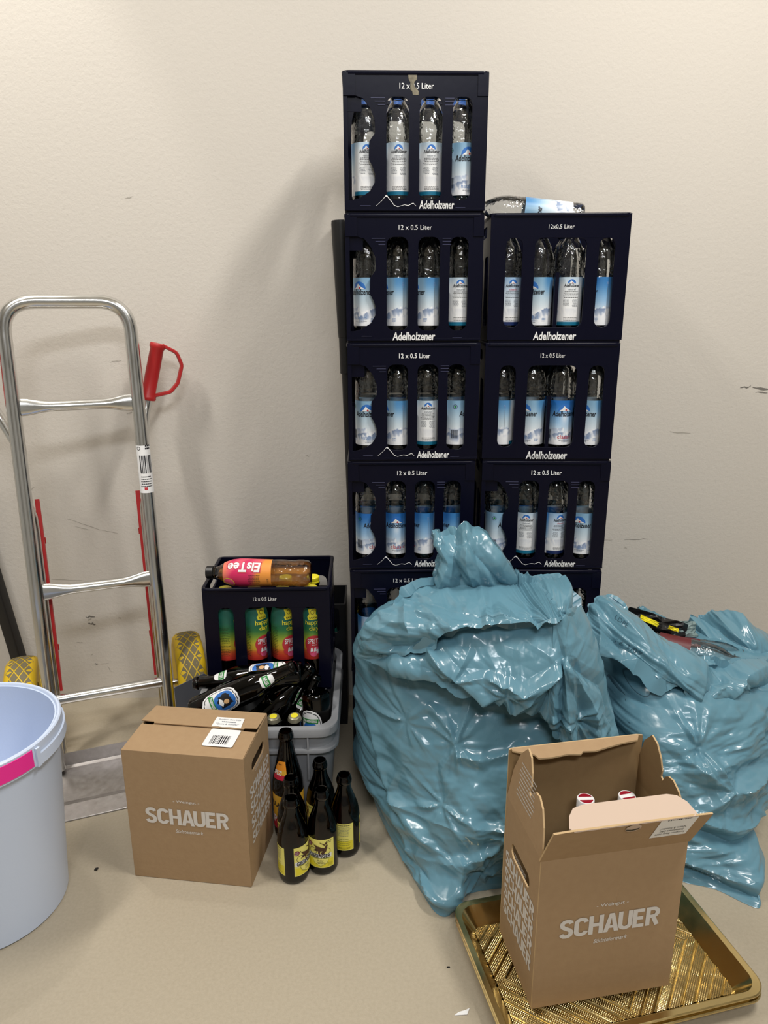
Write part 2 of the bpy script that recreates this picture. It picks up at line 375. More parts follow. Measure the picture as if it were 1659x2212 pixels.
# ------------------------------------------------------------------ bottle crates
CW, CD, CH = 0.30, 0.225, 0.2709
def fx(f): return -CW / 2 + CW * f
def fz(g): return CH * (1 - g)
SCOOP = [(fx(a), fz(c)) for a, c in [(.03, .17), (.085, .17), (.139, .19), (.187, .255), (.216, .33), (.219, .425), (.178, .485), (.174, .61), (.2, .66), (.218, .715), (.215, .775), (.18, .84), (.108, .889), (.05, .905), (.03, .905)]]
def win(a0, a1, g0, g1, r=.016): return rr(fx(a0), fx(a1), fz(g1), fz(g0), r)
def prism(mb, x0, x1, z0, z1, y, d, mi=0): mb.box(x0, x1, y - d, y, z0, z1, mi)
_cm = {}
def crate_meshes(kind):
    if kind in _cm: return _cm[kind]
    D = {}; yf = -CD / 2
    top = kind == 'T'; kind0 = kind; kind = 'A' if top else kind
    if kind == 'A': holes = [SCOOP, win(.298, .456, .174, .899), win(.528, .687, .174, .899), win(.758, .893, .174, .899)]
    else: holes = [win(.115, .235, .185, .875), win(.325, .695, .185, .875), win(.785, .90, .185, .875)]
    out = [(-CW / 2, .006), (CW / 2, .006), (CW / 2, CH - .001), (-CW / 2, CH - .001)]
    b = MB(); b.plate(out, holes, lambda x, z, d: (x, yf + d, z), .0045)
    if kind == 'A':
        prism(b, fx(0.0), fx(.085), fz(.172), CH - .004, yf, .002); prism(b, fx(.925), fx(1.0), fz(.172), CH - .004, yf, .002)
        prism(b, fx(.0), fx(1.0), fz(.995) + .004, fz(.965), yf, .0015)
        b.box(-.1452, -.112, yf + .0046, yf + .0085, .196, CH - .01); b.box(.122, .1452, yf + .0046, yf + .0085, .23, CH - .01)
        for x0, x1 in ((.19, .288), (.703, .765)):
            for s0, g in ((0, .186), (.028, .209), (.05, .233)): prism(b, fx(x0 + s0 * (x0 < .5)), fx(x1), fz(g) - .0006, fz(g) + .0006, yf, .0012, 1)
        prism(b, fx(.11), fx(.185), fz(.945), fz(.942), yf, .001, 1); prism(b, fx(.79), fx(.86), fz(.96), fz(.956), yf, .001, 1)
    D['front_panel'] = b.mesh('front_panel', [M['crate'], M['dim_ink']])
    b = MB(); b.plate(out, [win(.14 if top else .09, .26, .24 if top else .5, .87), win(.28, .48, .16 if top else .5, .87), win(.52, .72, .16 if top else .5, .87), win(.75, .94, (.16 if top else .5) if kind == 'A' else .2, .87)], lambda x, z, d: (x, -yf - d, z), .0045)
    D['back_panel'] = b.mesh('back_panel', [M['crate']])
    b = MB(); hw = CD / 2 - .0005
    b.plate([(-hw, .006), (hw, .006), (hw, CH - .001), (-hw, CH - .001)], ([] if top else [rr(-.045, .045, CH - .043, CH - .019, .011)]) + [rr(-.09, -.015, .035, CH - .085, .014), rr(.015, .09, .035, CH - .085, .014)],
            lambda y, z, d: (d, y, z), .0045)
    D['side_panel'] = b.mesh('side_panel', [M['crate']])
    b = MB(); b.box(-.147, .147, yf + .003, -yf - .003, 0, .010); D['base'] = b.mesh('base', [M['crate']])
    b = MB(); L = []
    for e, z in ((.0, CH - .009), (.0022, CH - .007), (.0022, CH - .001), (.001, CH), (-.0045, CH), (-.006, CH - .001), (-.006, CH - .009), (.0, CH - .009)):
        L.append([(x, y, z) for x, y in rr(-CW / 2 - e, CW / 2 + e, yf - e, -yf + e, .012 + e, 4)])
    b.loops(L, 0, True); D['rim'] = b.mesh('rim', [M['crate']], sharp=.9)
    b = MB()
    for x in (-.069, 0, .069): b.box(x - .0012, x + .0012, yf + .005, -yf - .005, .01, .12)
    for y in (-.0365, .0365): b.box(-.145, .145, y - .0012, y + .0012, .01, .12)
    if kind == 'B': b.box(-.004, .004, yf + .0045, yf + .02, .01, .15)
    D['divider_grid'] = b.mesh('divider_grid', [M['crate']])
    _cm[kind0] = D
    return D
MOUNT = [(.225, .945), (.268, .905), (.290, .872), (.30, .868), (.318, .893), (.335, .915), (.352, .940), (.378, .953), (.425, .938), (.452, .943), (.478, .928), (.49, .926), (.508, .948)]
def lettering(style):
    """white printing on the crate front: volume line, name, mountain ridge"""
    k = ('L', style)
    if k in _cm: return _cm[k]
    R = {}
    b = MB(); y2 = -CD / 2 - .0006; fn2 = lambda x, z: (x, y2, z)
    vol = {'bold': ('12 x 0.5 Liter', .012), 'light': ('12 x 0.5 Liter', 0.0), 'comma': ('12x0,5 Liter', 0.0)}[style[0]]
    b.text(vol[0], fn2, fx(.5 + style[3]) - fx(.5 - style[3]), .0108 if vol[1] else .0098, fx(style[1]), fz(.103), bold=vol[1])
    R['volume_lettering'] = b.mesh('volume_lettering', [M['white_ink']], recalc=False)
    yb = -CD / 2 - .0021; fb = lambda x, z: (x, yb, z)
    if style[2]:
        b = MB()
        if style[2] == 'ridge': b.text('Adelholzener', fb, .0755, .0165, fx(.655), fz(.938), shear=.12, bold=.022)
        else: b.text('Adelholzener', fb, .096, .0185, fx(.50), fz(.945), shear=.12, bold=.022)
        R['name_lettering'] = b.mesh('name_lettering', [M['white_ink']], recalc=False)
    if style[2] == 'ridge':
        b = MB(); up_, dn = [], []
        for i, (f, g) in enumerate(MOUNT):
            t = .0005 + .0010 * (i in (2, 3, 4, 5, 6)) + .0006 * (i in (9, 10, 11))
            up_.append((fx(f), yb, fz(g) + .0003)); dn.append((fx(f) + (.002 if i in (3, 4) else 0), yb, fz(g) - t - (.003 if i in (3, 4) else 0)))
        b.loops([up_, dn], 0, closed=False)
        R['mountain_line'] = b.mesh('mountain_line', [M['white_ink']], recalc=False)
    if len(style) > 4:            # ragged tape torn across the volume line
        b = MB()
        pts = [(.445, .02), (.505, .018), (.507, .06), (.49, .075), (.487, .095), (.50, .12), (.52, .14), (.52, .165), (.48, .165), (.475, .14), (.462, .13), (.462, .08), (.45, .06)]
        b.flat([(fx(a), fz(g)) for a, g in pts], lambda x, z: (x, -CD / 2 - .0009, z), 0)
        R['torn_tape'] = b.mesh('torn_tape', [M['tape']], recalc=False)
    _cm[k] = R
    return R
def crate(name, label, mtx, kind, style, group):
    t = thing(name, label, 'crate', mtx, group)
    D = crate_meshes(kind)
    for part in ('front_panel', 'back_panel', 'base', 'rim', 'divider_grid'):
        if part in D: put(part, D[part], t, .0012 if part in ('front_panel',) else 0)
    for s in (-1, 1):
        o = put('side_panel', D['side_panel'], t); o.location = (s * CW / 2, 0, 0)
        if s > 0: o.rotation_euler = (0, 0, PI)
    if style:
        for k, me in lettering(style).items(): put(k, me, t)
    return t

# ------------------------------------------------------------------ water bottles
_wm = {}
def hsh(i, s): return math.modf(abs(math.sin(i * 127.1 + s * 311.7) * 43758.5453))[0]
def vn(x, s=0):
    i = math.floor(x); f = x - i; f = f * f * (3 - 2 * f); return hsh(i, s) * (1 - f) + hsh(i + 1, s) * f
def mix3(a, b_, t): return tuple(a[i] * (1 - t) + b_[i] * t for i in range(3))
def sstep(a, b_, x): t = min(max((x - a) / (b_ - a), 0), 1); return t * t * (3 - 2 * t)
def water_col(variant, u, v):
    """printed label colours: sky above snowy mountains; u 0 = logo side, runs to the right; v 0..1 upwards (sRGB 0..255)"""
    cl = variant == 'classic'
    d = min(abs(u), abs(1 - u)) if u > .5 else abs(u)
    back = 1 - sstep(.13, .17, abs(u - .5))
    side = sstep(.12, .2, u) * (1 - sstep(.3, .38, u))
    top = (36, 104, 178) if cl else (128, 168, 198)
    top = mix3(top, (64, 128, 186), side * .8)
    midc = (150, 190, 225) if cl else (196, 214, 226)
    c = mix3(midc, top, sstep(.45, .98, v))
    c = mix3((240, 242, 246), c, sstep(.2, .55, v))
    if cl: c = mix3(c, (236, 242, 250), .75 * math.exp(-((u - 0.0) / .05) ** 2 - ((v - .62) / .16) ** 2) if u < .5 else .75 * math.exp(-((u - 1) / .05) ** 2 - ((v - .62) / .16) ** 2))
    # mountains
    for k, (base, amp, fr, tone) in enumerate(((.34, .14, 7, (178, 192, 214)), (.26, .2, 5, (128, 146, 178)))):
        h = base + amp * (vn(u * fr, k) - .35) + .05 * (vn(u * fr * 4.1, k + 5) - .5)
        dep = h - v
        if 0 < dep < .17:
            snow = vn(u * 42 + v * 9, k + 9) * .6 + vn(u * 20 - v * 14, k + 3) * .6
            c = mix3(c, mix3(tone, (244, 246, 250), sstep(.45, .75, snow)), (1 - dep / .17) ** .7)
    if back > 0:
        wp = mix3((240, 240, 240), (176, 200, 220), sstep(.8, 1, v) * .7)
        c = mix3(c, wp, back * (.85 if not cl else .7))
    if v < .07 and (back > 0.3 or .36 < u < .66): c = (26, 44, 92) if cl else (22, 108, 140)
    return c
def label_grid(prof, colf, nu, nv_unused=None, name='label', a0=0.0, a1=2 * PI, uf=None):
    """label wrapped on a bottle with its print in a colour attribute; prof [(r,z)]"""
    z0, z1 = prof[0][1], prof[-1][1]
    vs, cs, fs = [], [], []
    closed = abs(a1 - a0 - 2 * PI) < 1e-6
    n = nu if closed else nu + 1
    for r, z in prof:
        for k in range(n):
            a = a0 + (a1 - a0) * k / nu
            vs.append((r * math.sin(a), -r * math.cos(a), z))
            cs.append(colf((a / (2 * PI)) % 1.0 if uf is None else k / nu, (z - z0) / (z1 - z0)))
    for i in range(len(prof) - 1):
        for k in range(nu):
            k2 = (k + 1) % n
            fs.append((i * n + k, i * n + k2, (i + 1) * n + k2, (i + 1) * n + k))
    return vs, fs, cs
def finish_label(name, mb, ncol, cols, mats):
    me = mb.mesh(name, mats, recalc=False)
    at = me.color_attributes.new('Col', 'FLOAT_COLOR', 'POINT')
    arr = np.ones((len(me.vertices), 4), dtype=np.float32)
    c = np.array(cols) / 255.0
    c = np.where(c <= .04045, c / 12.92, ((c + .055) / 1.055) ** 2.4)
    arr[:ncol, :3] = c
    at.data.foreach_set('color', arr.ravel())
    return me
def micro(b, fn, cx, w_, z, n, gap, h, mi, seed):
    """lines of print too small to read, as short dashes"""
    q = random.Random(seed)
    for i in range(n):
        x = cx - w_ / 2 * q.uniform(.75, 1); e = cx + w_ / 2 * q.uniform(.7, 1)
        while x < e:
            l = min(q.uniform(.0015, .005), e - x)
            zz = z - i * gap
            b.add([fn(x, zz), fn(x + l, zz), fn(x + l, zz + h), fn(x, zz + h)], [(0, 1, 2, 3)], mi); x += l + .0008
def water_label(variant):
    if variant in _wm: return _wm[variant]
    R = .0308; z0, z1 = .027, .130
    prof = [(R, z0 + (z1 - z0) * i / 44) for i in range(45)]
    vs, fs, cs = label_grid(prof, lambda u, v: water_col(variant, u, v), 150)
    b = MB(); b.add(vs, fs, 0, True); n = len(b.v); cl = variant == 'classic'
    def at(u0, e=.00035):
        return lambda x, z: ((R + e) * math.sin(2 * PI * u0 + x / R), -(R + e) * math.cos(2 * PI * u0 + x / R), z)
    for u0, k, zc in ((0, 1.28, .1055), (.5, .74, .116)):
        f = at(u0); g = at(u0, .0005); h = at(u0, .00065)
        arc = [(.0125 * k * math.cos(PI * i / 14), zc + .0005 + .0125 * k * math.sin(PI * i / 14)) for i in range(15)]
        b.flat(arc, f, 3)
        b.flat([(-.011 * k, zc + .0005), (-.006 * k, zc + .0035 * k), (-.002 * k, zc + .0095 * k), (.0015 * k, zc + .006 * k), (.005 * k, zc + .0035 * k), (.011 * k, zc + .0005)], g, 1)
        b.flat(circ(.0015 * k, zc + .0022 * k, .0017 * k, 10), h, 5)
        b.text('Adelholzener', g, .047 * k, .0098 * k, .001, zc - .0045 * k, 2, shear=.12, bold=.02)
    f = at(0)
    b.text('classic' if cl else 'naturell', f, .036, .0088 if cl else .0092, .003, .0455, 5 if cl else 6)
    micro(b, f, .002, .034, .0365, 1, .002, .0009, 4, 1); micro(b, f, .004, .018, .0335, 1, .002, .0007, 4, 2)
    f = at(.5)
    b.text('classic' if cl else 'naturell', f, .018, .0042, .001, .1045, 5 if cl else 4)
    micro(b, f, 0, .036, .099, 5, .0031, .0009, 2, 3)
    micro(b, f, -.010, .014, .0815, 6, .0024, .0008, 4, 4); micro(b, f, .010, .014, .0815, 7, .0024, .0008, 4, 5)
    micro(b, f, .002, .034, .0435, 3, .0028, .0008, 2, 6)
    f = at(.27); b.add([f(0, .05), f(.0005, .05), f(.0005, .108), f(0, .108)], [(0, 1, 2, 3)], 4); micro(b, f, .0, .006, .118, 3, .003, .0015, 6, 7)
    f = at(.14); micro(b, f, .004, .01, .042, 3, .003, .0012, 6, 8)
    f = at(.80)
    x = -.008
    q = random.Random(5)
    while x < .006:
        l = q.choice((.0006, .001, .0014)); b.add([f(x, .042), f(x + l, .042), f(x + l, .062), f(x, .062)], [(0, 1, 2, 3)], 2); x += l + .0009
    ring = circ(0, .116, .005, 16); b.plate(ring, [circ(0, .116, .0042, 16)], lambda x, z, d: at(.80, .0004 + d)(x, z), .0001, 2)
    b.flat(circ(0, .116, .0025, 8), f, 7)
    _wm[variant] = finish_label('label', b, n, cs, [M['label_print'], M['white_ink'], M['black_ink'], M['blue_ink'], M['grey_ink'], M['red_ink'], M['paleblue_ink'], M['green_ink']])
    return _wm[variant]
W_PROF = [(0, .005), (.017, .003), (.026, .0), (.0295, .002), (.0308, .007), (.0308, .019), (.0300, .022), (.0303, .026), (.0303, .130), (.0309, .132), (.0309, .137), (.0302, .1395), (.0309, .142), (.0309, .1445), (.0302, .147), (.0309, .1495), (.0309, .152), (.0303, .1545),
          (.0308, .158), (.0303, .168), (.0286, .180), (.0255, .192), (.0212, .202), (.0165, .2095), (.0140, .2135), (.0137, .2165), (.0168, .2172), (.0168, .2195), (.0132, .2202), (.0132, .2315)]
def water_meshes():
    if 'body' not in _wm:
        b = MB(); b.lathe(W_PROF, 40); _wm['body'] = b.mesh('bottle_body', [M['pet']], sharp=1.2)
        b = MB(); b.lathe([(0, .2345), (.0135, .2345), (.0147, .2335), (.0150, .2222), (.0138, .2215)], 28); _wm['cap'] = b.mesh('cap', [M['pet_blue']])
    return _wm['body'], _wm['cap']
def water_bottle(label, mtx, variant, u, group, cap=False):
    t = thing('water_bottle', label, 'bottle', mtx @ Matrix.Rotation(-2 * PI * u, 4, 'Z'), group)
    body, cp_ = water_meshes()
    put('bottle_body', body, t); put('label', water_label(variant), t)
    if cap: put('cap', cp_, t, label='blue screw cap')
    return t
N_, K_ = 'naturell', 'classic'
def shows(u, v):
    u = u % 1.0
    if u < .07 or u > .93: return 'its large logo'
    if u < .18: return 'name end over peaks'
    if u < .36: return 'blue sky'
    if u < .66: return 'small print'
    return 'a barcode'
ORD = ['topmost', 'second', 'third', 'fourth', 'fifth', 'lowest']
POS = ['leftmost', 'second from left', 'third from left', 'rightmost']
SL = ('bold', .505, 'ridge', .118)
LEFT = [('T', ('bold', .505, 'ridge', .118, 1), [(N_, .49), (N_, .5), (N_, .5), (N_, -.055)]),
        ('A', ('light', .505, 'plain', .12), [(N_, .10), (N_, .21), (N_, .21), (N_, .5)]),
        ('A', SL, [(N_, .02), (N_, .21), (N_, .5), (N_, .83)]),
        ('A', SL, [(K_, -.09), (K_, .0), (K_, .23), (K_, .21)]),
        ('A', ('light', .47, 'ridge', .118), [(K_, .47), (N_, .3), None, None]),
        ('A', SL, [None] * 4)]
RIGHT = [('B', ('comma', .505, 'plain', .092), [(K_, .455), (N_, .11), (N_, .5), (K_, .22)]),
         ('B', ('light', .505, 'plain', .092), [(N_, .25), (N_, .11), (K_, -.03), (N_, .12)]),
         ('A', SL, [(N_, .86), (N_, .52), (K_, .45), (N_, .08)]),
         ('A', ('light', .47, 'ridge', .118), [None, None, None, (N_, .3)]),
         ('A', SL, [None] * 4)]
rj = random.Random(11)
EXTRA = {'topmost': ' with torn tape across its front'}
def tower(side, spec, x0, y0, yaw, grp):
    n = len(spec)
    for i, (kind, style, bots) in enumerate(spec):
        word = ORD[i] if i < n - 1 else 'lowest'
        z = (n - 1 - i) * CH
        jx, jy, ja = rj.uniform(-.0015, .0015), rj.uniform(-.002, .002), rj.uniform(-.006, .006)
        mtx = TR(x0, y0, z, yaw) @ TR(CW / 2 + jx, CD / 2 + jy, 0, ja)
        if side == 'taller':
            lab = 'dark blue bottle crate, %s in the taller left stack%s' % (word, ' with torn tape across its print' if i == 0 else '')
        else: lab = 'dark blue bottle crate, %s in the shorter right stack behind the blue bags' % word
        crate('bottle_crate', lab, mtx, kind, style, grp)
        for c, bt in enumerate(bots):
            if bt is None: continue
            x = (c - 1.5) * .069
            if kind == 'B' and c in (1, 2): x *= .98
            water_bottle('water bottle showing %s, %s in %s crate of %s stack' % (shows(bt[1], bt[0]), POS[c], word, side),
                         mtx @ TR(x, -.0715, .0105), bt[0], bt[1], 'water bottles in the front rows of the crates', i == 0)
        rows = [1] if i in (0, 1, 2) else []
        if side == 'taller' and i > 0: rows = [1] if i < 4 else []
        for rw in rows:
            for c in range(4):
                water_bottle('second-row water bottle behind the %s one, %s crate of %s stack' % (POS[c], word, side),
                             mtx @ TR((c - 1.5) * .069, -.0715 + .070 * rw, .0105), N_ if (c + i) % 3 else K_, rj.random(), 'water bottles in the second rows of the crates', i == 0 or side == 'shorter')
tower('taller', LEFT, 0.0, 0.0, 0.0, 'crates of the taller stack')
tower('shorter', RIGHT, 0.3142, -0.0011, -.054, 'crates of the shorter stack')
water_bottle('clear water bottle lying on its side on top of the shorter crate stack', along((.520, .03, 4 * CH + .264), (.30, .045, 4 * CH + .288), 2.2), N_, .2, None, True)

# ------------------------------------------------------------------ grey transport box with beer bottles, juice crate on top
GX0, GX1, GY0, GY1, GZ = -.374, -.028, -.235, .178, .25
def build_euro():
    t = thing('transport_box', 'grey plastic transport box full of brown bottles behind the closed cardboard box', 'box', TR((GX0 + GX1) / 2, (GY0 + GY1) / 2, 0))
    hx, hy = (GX1 - GX0) / 2, (GY1 - GY0) / 2
    def lp(e, z, r=.045): return [(x, y, z) for x, y in rr(-hx + e, hx - e, -hy + e, hy - e, r, 8)]
    b = MB()
    b.loops([lp(.024, 0), lp(.010, .195), lp(.010, .196), lp(.009, .2275), lp(.009, .2275), lp(.012, .2275), lp(.016, .2), lp(.028, .012)], 0, True, cap0=True, cap1=True)
    b.obj('box_body', M['euro'], t, sharp=.6)
    b = MB(); b.loops([lp(.006, .228), lp(.0, .23), lp(0, .247), lp(.0015, GZ), lp(.016, GZ), lp(.0175, .247), lp(.0175, .228), lp(.006, .228)], 0, True); b.obj('rim', M['euro'], t, sharp=.6)
    b = MB(); b.loops([lp(.012, .188), lp(.0, .189), lp(0, .196), lp(.001, .198), lp(.012, .1985), lp(.012, .188)], 0, True); b.obj('lower_lip', M['euro'], t, sharp=.6)
    for x in (-.095, .105):
        b = MB(); b.box(x - .002, x + .002, -hy + .0005, -hy + .015, .12, .229); b.obj('rib', M['euro'], t)
    # dark plate standing in for the shade inside the front hand opening
    b = MB(); b.plate(rr(-.075, .055, .13, .178, .012), [], lambda x, z, d: (x, -hy + .0135 + d + (.19 - z) * .07, z), .002); b.obj('dark_opening_patch', M['pole_black'], t)
build_euro()

JM = TR((-.348 - .05) / 2, -.07 + CD / 2, .2555, .006)
crate('bottle_crate', 'dark blue juice crate standing in the grey transport box', JM, 'B', ('light', .49, None, .092), None)
def hd_col(u, v):
    st = [(0, (170, 40, 36)), (.09, (196, 62, 44)), (.17, (206, 96, 44)), (.22, (206, 160, 50)), (.34, (196, 186, 58)), (.48, (120, 150, 56)), (.6, (44, 110, 66)), (.75, (34, 96, 80)), (1, (40, 106, 92))]
    for (a, ca), (c_, cc) in zip(st, st[1:]):
        if a <= v <= c_: return mix3(ca, cc, (v - a) / (c_ - a))
    return st[-1][1]
H_PROF = [(0, .004), (.02, .002), (.029, 0), (.0322, .004), (.0322, .044), (.0315, .046), (.0315, .150), (.0318, .16), (.0300, .178), (.0255, .196), (.0195, .210), (.0150, .218), (.0140, .226), (.0168, .2265), (.0168, .229), (.0135, .2295), (.0135, .240)]
def juice_meshes():
    if 'h' in _wm: return _wm['h']
    b = MB(); b.lathe(H_PROF, 36); body = b.mesh('bottle_body', [M['juice']], sharp=1.2)
    b = MB(); b.lathe([(0, .246), (.0145, .246), (.0160, .2445), (.0162, .236), (.0155, .235), (.0162, .2345), (.0162, .231), (.015, .2305)], 28); cap = b.mesh('cap', [M['yellow_cap']])
    prof = []
    for z in np.linspace(.068, .1995, 60):
        r = float(np.interp(z, [p[1] for p in H_PROF[2:]], [p[0] for p in H_PROF[2:]])) + .0006
        prof.append((r, float(z)))
    vs, fs, cs = label_grid(prof, hd_col, 72)
    b = MB(); b.add(vs, fs, 0, True); n = len(b.v)
    zs = [p[1] for p in prof]; rs_ = [p[0] for p in prof]
    def at(u0, e=.0004):
        def g(x, z):
            r = float(np.interp(z, zs, rs_)) + e; a = 2 * PI * u0 + x / .032
            return (r * math.sin(a), -r * math.cos(a), z)
        return g
    f, g, h = at(0), at(0, .0007), at(0, .001)
    b.flat([(-.013, .1985), (.013, .1985), (.009, .186), (.0135, .180), (.011, .173), (-.011, .173), (-.0135, .180), (-.009, .186)], f, 1)
    b.text('RAUCH', g, .018, .0045, .001, .1775, 2, bold=.03); b.flat(circ(0, .191, .0055, 14), g, 2); b.flat(circ(0, .191, .0044, 14), h, 1)
    b.text('happy', g, .036, .0150, .0, .1645, 1, bold=.01); b.text('day', g, .024, .0150, .003, .149, 1, bold=.01)
    b.flat([(p[0], p[1]) for p in circ(.002, .109, .0225, 26)], f, 3)
    b.text('SPRITZ', g, .032, .0135, .002, .1165, 4, bold=.012); micro(b, g, .002, .014, .1055, 1, .003, .0016, 4, 3)
    for px, pz, r in ((-.008, .092, .0095), (.009, .091, .010), (.0, .084, .0085)): b.flat(circ(px, pz, r, 14), g, 3 if px < 0 else 5)
    for px, pz in ((-.004, .094), (.004, .094), (.010, .089)): b.flat([(px - .0035, pz - .005), (px + .0035, pz - .004), (px + .001, pz + .006), (px - .002, pz + .005)], h, 4)
    f = at(.78); micro(b, f, 0, .03, .152, 18, .0042, .0012, 6, 9)
    lab = finish_label('label', b, n, cs, [M['label_print'], M['yellow_ink'], M['black_ink'], M['red_ink'], M['white_ink'], M['pink_ink'], mat('dark_print', rgb(40, 60, 30), .5)])
    _wm['h'] = (body, lab, cap)
    return _wm['h']
def juice_bottle(label, mtx, u):
    t = thing('juice_bottle', label, 'bottle', mtx @ Matrix.Rotation(-2 * PI * u, 4, 'Z'), 'juice bottles in the crate')
    body, lab, cap = juice_meshes()
    put('bottle_body', body, t); put('label', lab, t); put('cap', cap, t, label='yellow screw cap')
for c, u in enumerate((.80, -.11, -.09, -.02)):
    juice_bottle('spritzer bottle with green label, %s in the front row of the juice crate' % POS[c], JM @ TR((c - 1.5) * .069, -.0715, .0105), u)
juice_bottle('yellow-capped spritzer bottle behind the rightmost one, right end of the juice crate', JM @ TR(.1035, 0, .0105), .1)
juice_bottle('spritzer bottle in the second row behind the third front one of the juice crate', JM @ TR(.0345, 0, .0105), .1)

# peach ice tea bottle lying across the juice crate
def build_tea():
    t = thing('ice_tea_bottle', 'half full ice tea bottle with pink label lying on the juice crate', 'bottle', along((-.093, -.035, .5485), (-.35, -.028, .5515), 0.25))
    k = 1.06
    prof = [(0, .008), (.012, .004), (.024, .0), (.0305, .006), (.0325, .018), (.0325, .030), (.031, .045), (.0322, .062), (.0325, .078), (.0318, .095), (.0325, .12), (.0335, .155), (.0335, .17), (.031, .188), (.0245, .206), (.0165, .219), (.0135, .225), (.0135, .229), (.0165, .2295), (.0165, .232), (.0132, .2325), (.0132, .239)]
    body = MB(); body.lathe(prof, 40); bo = body.obj('bottle_body', M['pet'], t, sharp=1.2)
    # liquid: the lower half of the lying bottle
    lq = MB(); L = []
    pr_ = [(r * .965, z) for r, z in prof if .002 < z < .224]
    for r, z in pr_:
        ring = []
        for k2 in range(24):
            a = 2 * PI * k2 / 24; x, y = r * math.sin(a), -r * math.cos(a)
            ring.append((x, min(y, .006 + .0 * z), z))
        L.append(ring)
    lq.loops(L, 0, True, cap0=True, cap1=True); lo = lq.obj('tea', M['tea'], t, sharp=.8); lo.rotation_euler = (0, 0, -.25)
    cap = MB(); cap.lathe([(0, .251), (.0135, .251), (.0152, .2495), (.0155, .2345), (.014, .2335)], 28); cap.obj('cap', M['black_cap'], t)['label'] = 'black screw cap'
    def tc(u, v):
        s_ = math.sin(u * 2 * PI * 2 + v * 9) * .5 + .5
        c = mix3((232, 150, 66), (222, 84, 110), sstep(.15, .45, v + .25 * (s_ - .5)))
        c = mix3(c, (238, 170, 90), .5 * sstep(.8, 1, v))
        return mix3(c, (204, 36, 92), sstep(.35, .6, vn(u * 9 + v * 5, 3)) * sstep(.3, .5, v) * (1 - sstep(.8, .92, v)) * .8)
    pf = [(float(np.interp(z, [p[1] for p in prof[2:]], [p[0] for p in prof[2:]])) + .0005, float(z)) for z in np.linspace(.092, .207, 40)]
    vs, fs, cs = label_grid(pf, tc, 80); b = MB(); b.add(vs, fs, 0, True); n = len(b.v)
    zs = [p[1] for p in pf]; rs_ = [p[0] for p in pf]
    def at(u0, e):
        def g(x, y):          # x runs along the bottle, y around it; printed to read with the cap on the right
            y = -y
            z = .15 + x; r = float(np.interp(z, zs, rs_)) + e; a = 2 * PI * u0 + y / .033
            return (r * math.sin(a), -r * math.cos(a), z)
        return g
    f = at(.335, .0006); b.text('EisTee', f, .078, .025, .006, 0, 1, bold=.03, shear=.1)
    b.text('EisTee', at(.335, .0004), .083, .030, .006, 0, 2, bold=.05, shear=.1)
    f = at(.19, .0006); micro(b, f, -.018, .03, .012, 8, .0032, .001, 3, 4)
    g = at(.13, .0006)
    b.flat([(p[0], p[1]) for p in circ(.042, 0, .014, 20)], g, 4); b.flat([(p[0], p[1]) for p in circ(.042, 0, .0125, 20)], at(.13, .0008), 5)
    b.text('0,5L', at(.17, .0006), .004, .014, -.05, 0, 3)
    put('label', finish_label('label', b, n, cs, [M['label_print'], M['white_ink'], M['red_ink'], M['black_ink'], M['yellow_ink'], M['pink_ink']]), t)
build_tea()

# ------------------------------------------------------------------ brown beer bottles
LONG = [(0, .006), (.02, .003), (.029, 0), (.0328, .004), (.0335, .010), (.0335, .148), (.0325, .158), (.0285, .172), (.0225, .188), (.0180, .202), (.0158, .218), (.0140, .240), (.0138, .246), (.0160, .2475), (.0163, .251), (.0160, .2545), (.0145, .256), (.0142, .259), (.0128, .26), (.0112, .2595), (.0105, .25), (.0125, .22)]
STUB = [(0, .006), (.02, .003), (.0285, 0), (.0315, .004), (.0325, .010), (.0325, .092), (.0320, .102), (.0290, .118), (.0235, .134), (.0180, .149), (.0150, .160), (.0145, .168), (.0142, .172), (.0165, .1735), (.0170, .178), (.0166, .1825), (.0152, .184), (.0148, .189), (.0135, .1915), (.0115, .191), (.0108, .18), (.012, .165)]
SPEZ = [(0, .006), (.02, .003), (.030, 0), (.0335, .004), (.0345, .010), (.0345, .125), (.0340, .140), (.0310, .160), (.0260, .180), (.0205, .205), (.0165, .228), (.0150, .240), (.0148, .244), (.0172, .2455), (.0176, .251), (.0170, .257), (.0155, .2585), (.0152, .2625), (.0138, .2645), (.0118, .264), (.011, .255), (.012, .235)]
_bm = {}
def glass(prof):
    k = id(prof)
    if k not in _bm:
        b = MB(); b.lathe(prof, 36); _bm[k] = b.mesh('bottle_body', [M['brown_glass']], sharp=1.0)
    return _bm[k]
def wrap(prof, u0, e, zoff=0.0):
    zs = [p[1] for p in prof[2:-2]]; rs_ = [p[0] for p in prof[2:-2]]
    R = max(rs_)
    def g(x, z):
        z = z + zoff; r = float(np.interp(z, zs, rs_)) + e; a = 2 * PI * u0 + x / R
        return (r * math.sin(a), -r * math.cos(a), z)
    return g
def wrapped_patch(b, prof, u0, e, outline, mi, zoff=0.0, nx=16, rows=None):
    """label patch: outline is rows of (z, xleft, xright)"""
    g = wrap(prof, u0, e, zoff); L = []
    for z, a, c in outline: L.append([g(a + (c - a) * k / nx, z) for k in range(nx + 1)])
    b.loops(L, mi, True, closed=False)
def oval_rows(zc, hz, hx, n=12, p=2.0):
    R = []
    for i in range(n + 1):
        t = -1 + 2 * i / n; w_ = hx * max(0.02, (1 - abs(t) ** p)) ** (1 / p); R.append((zc + hz * t, -w_, w_))
    return R
def rect_rows(z0, z1, x0, x1, n=3): return [(z0 + (z1 - z0) * i / n, x0, x1) for i in range(n + 1)]
BEER = [M['white_ink'], M['green_ink'], M['black_ink'], M['blue_ink'], M['skin'], M['yellow_ink'], M['grey_ink']]
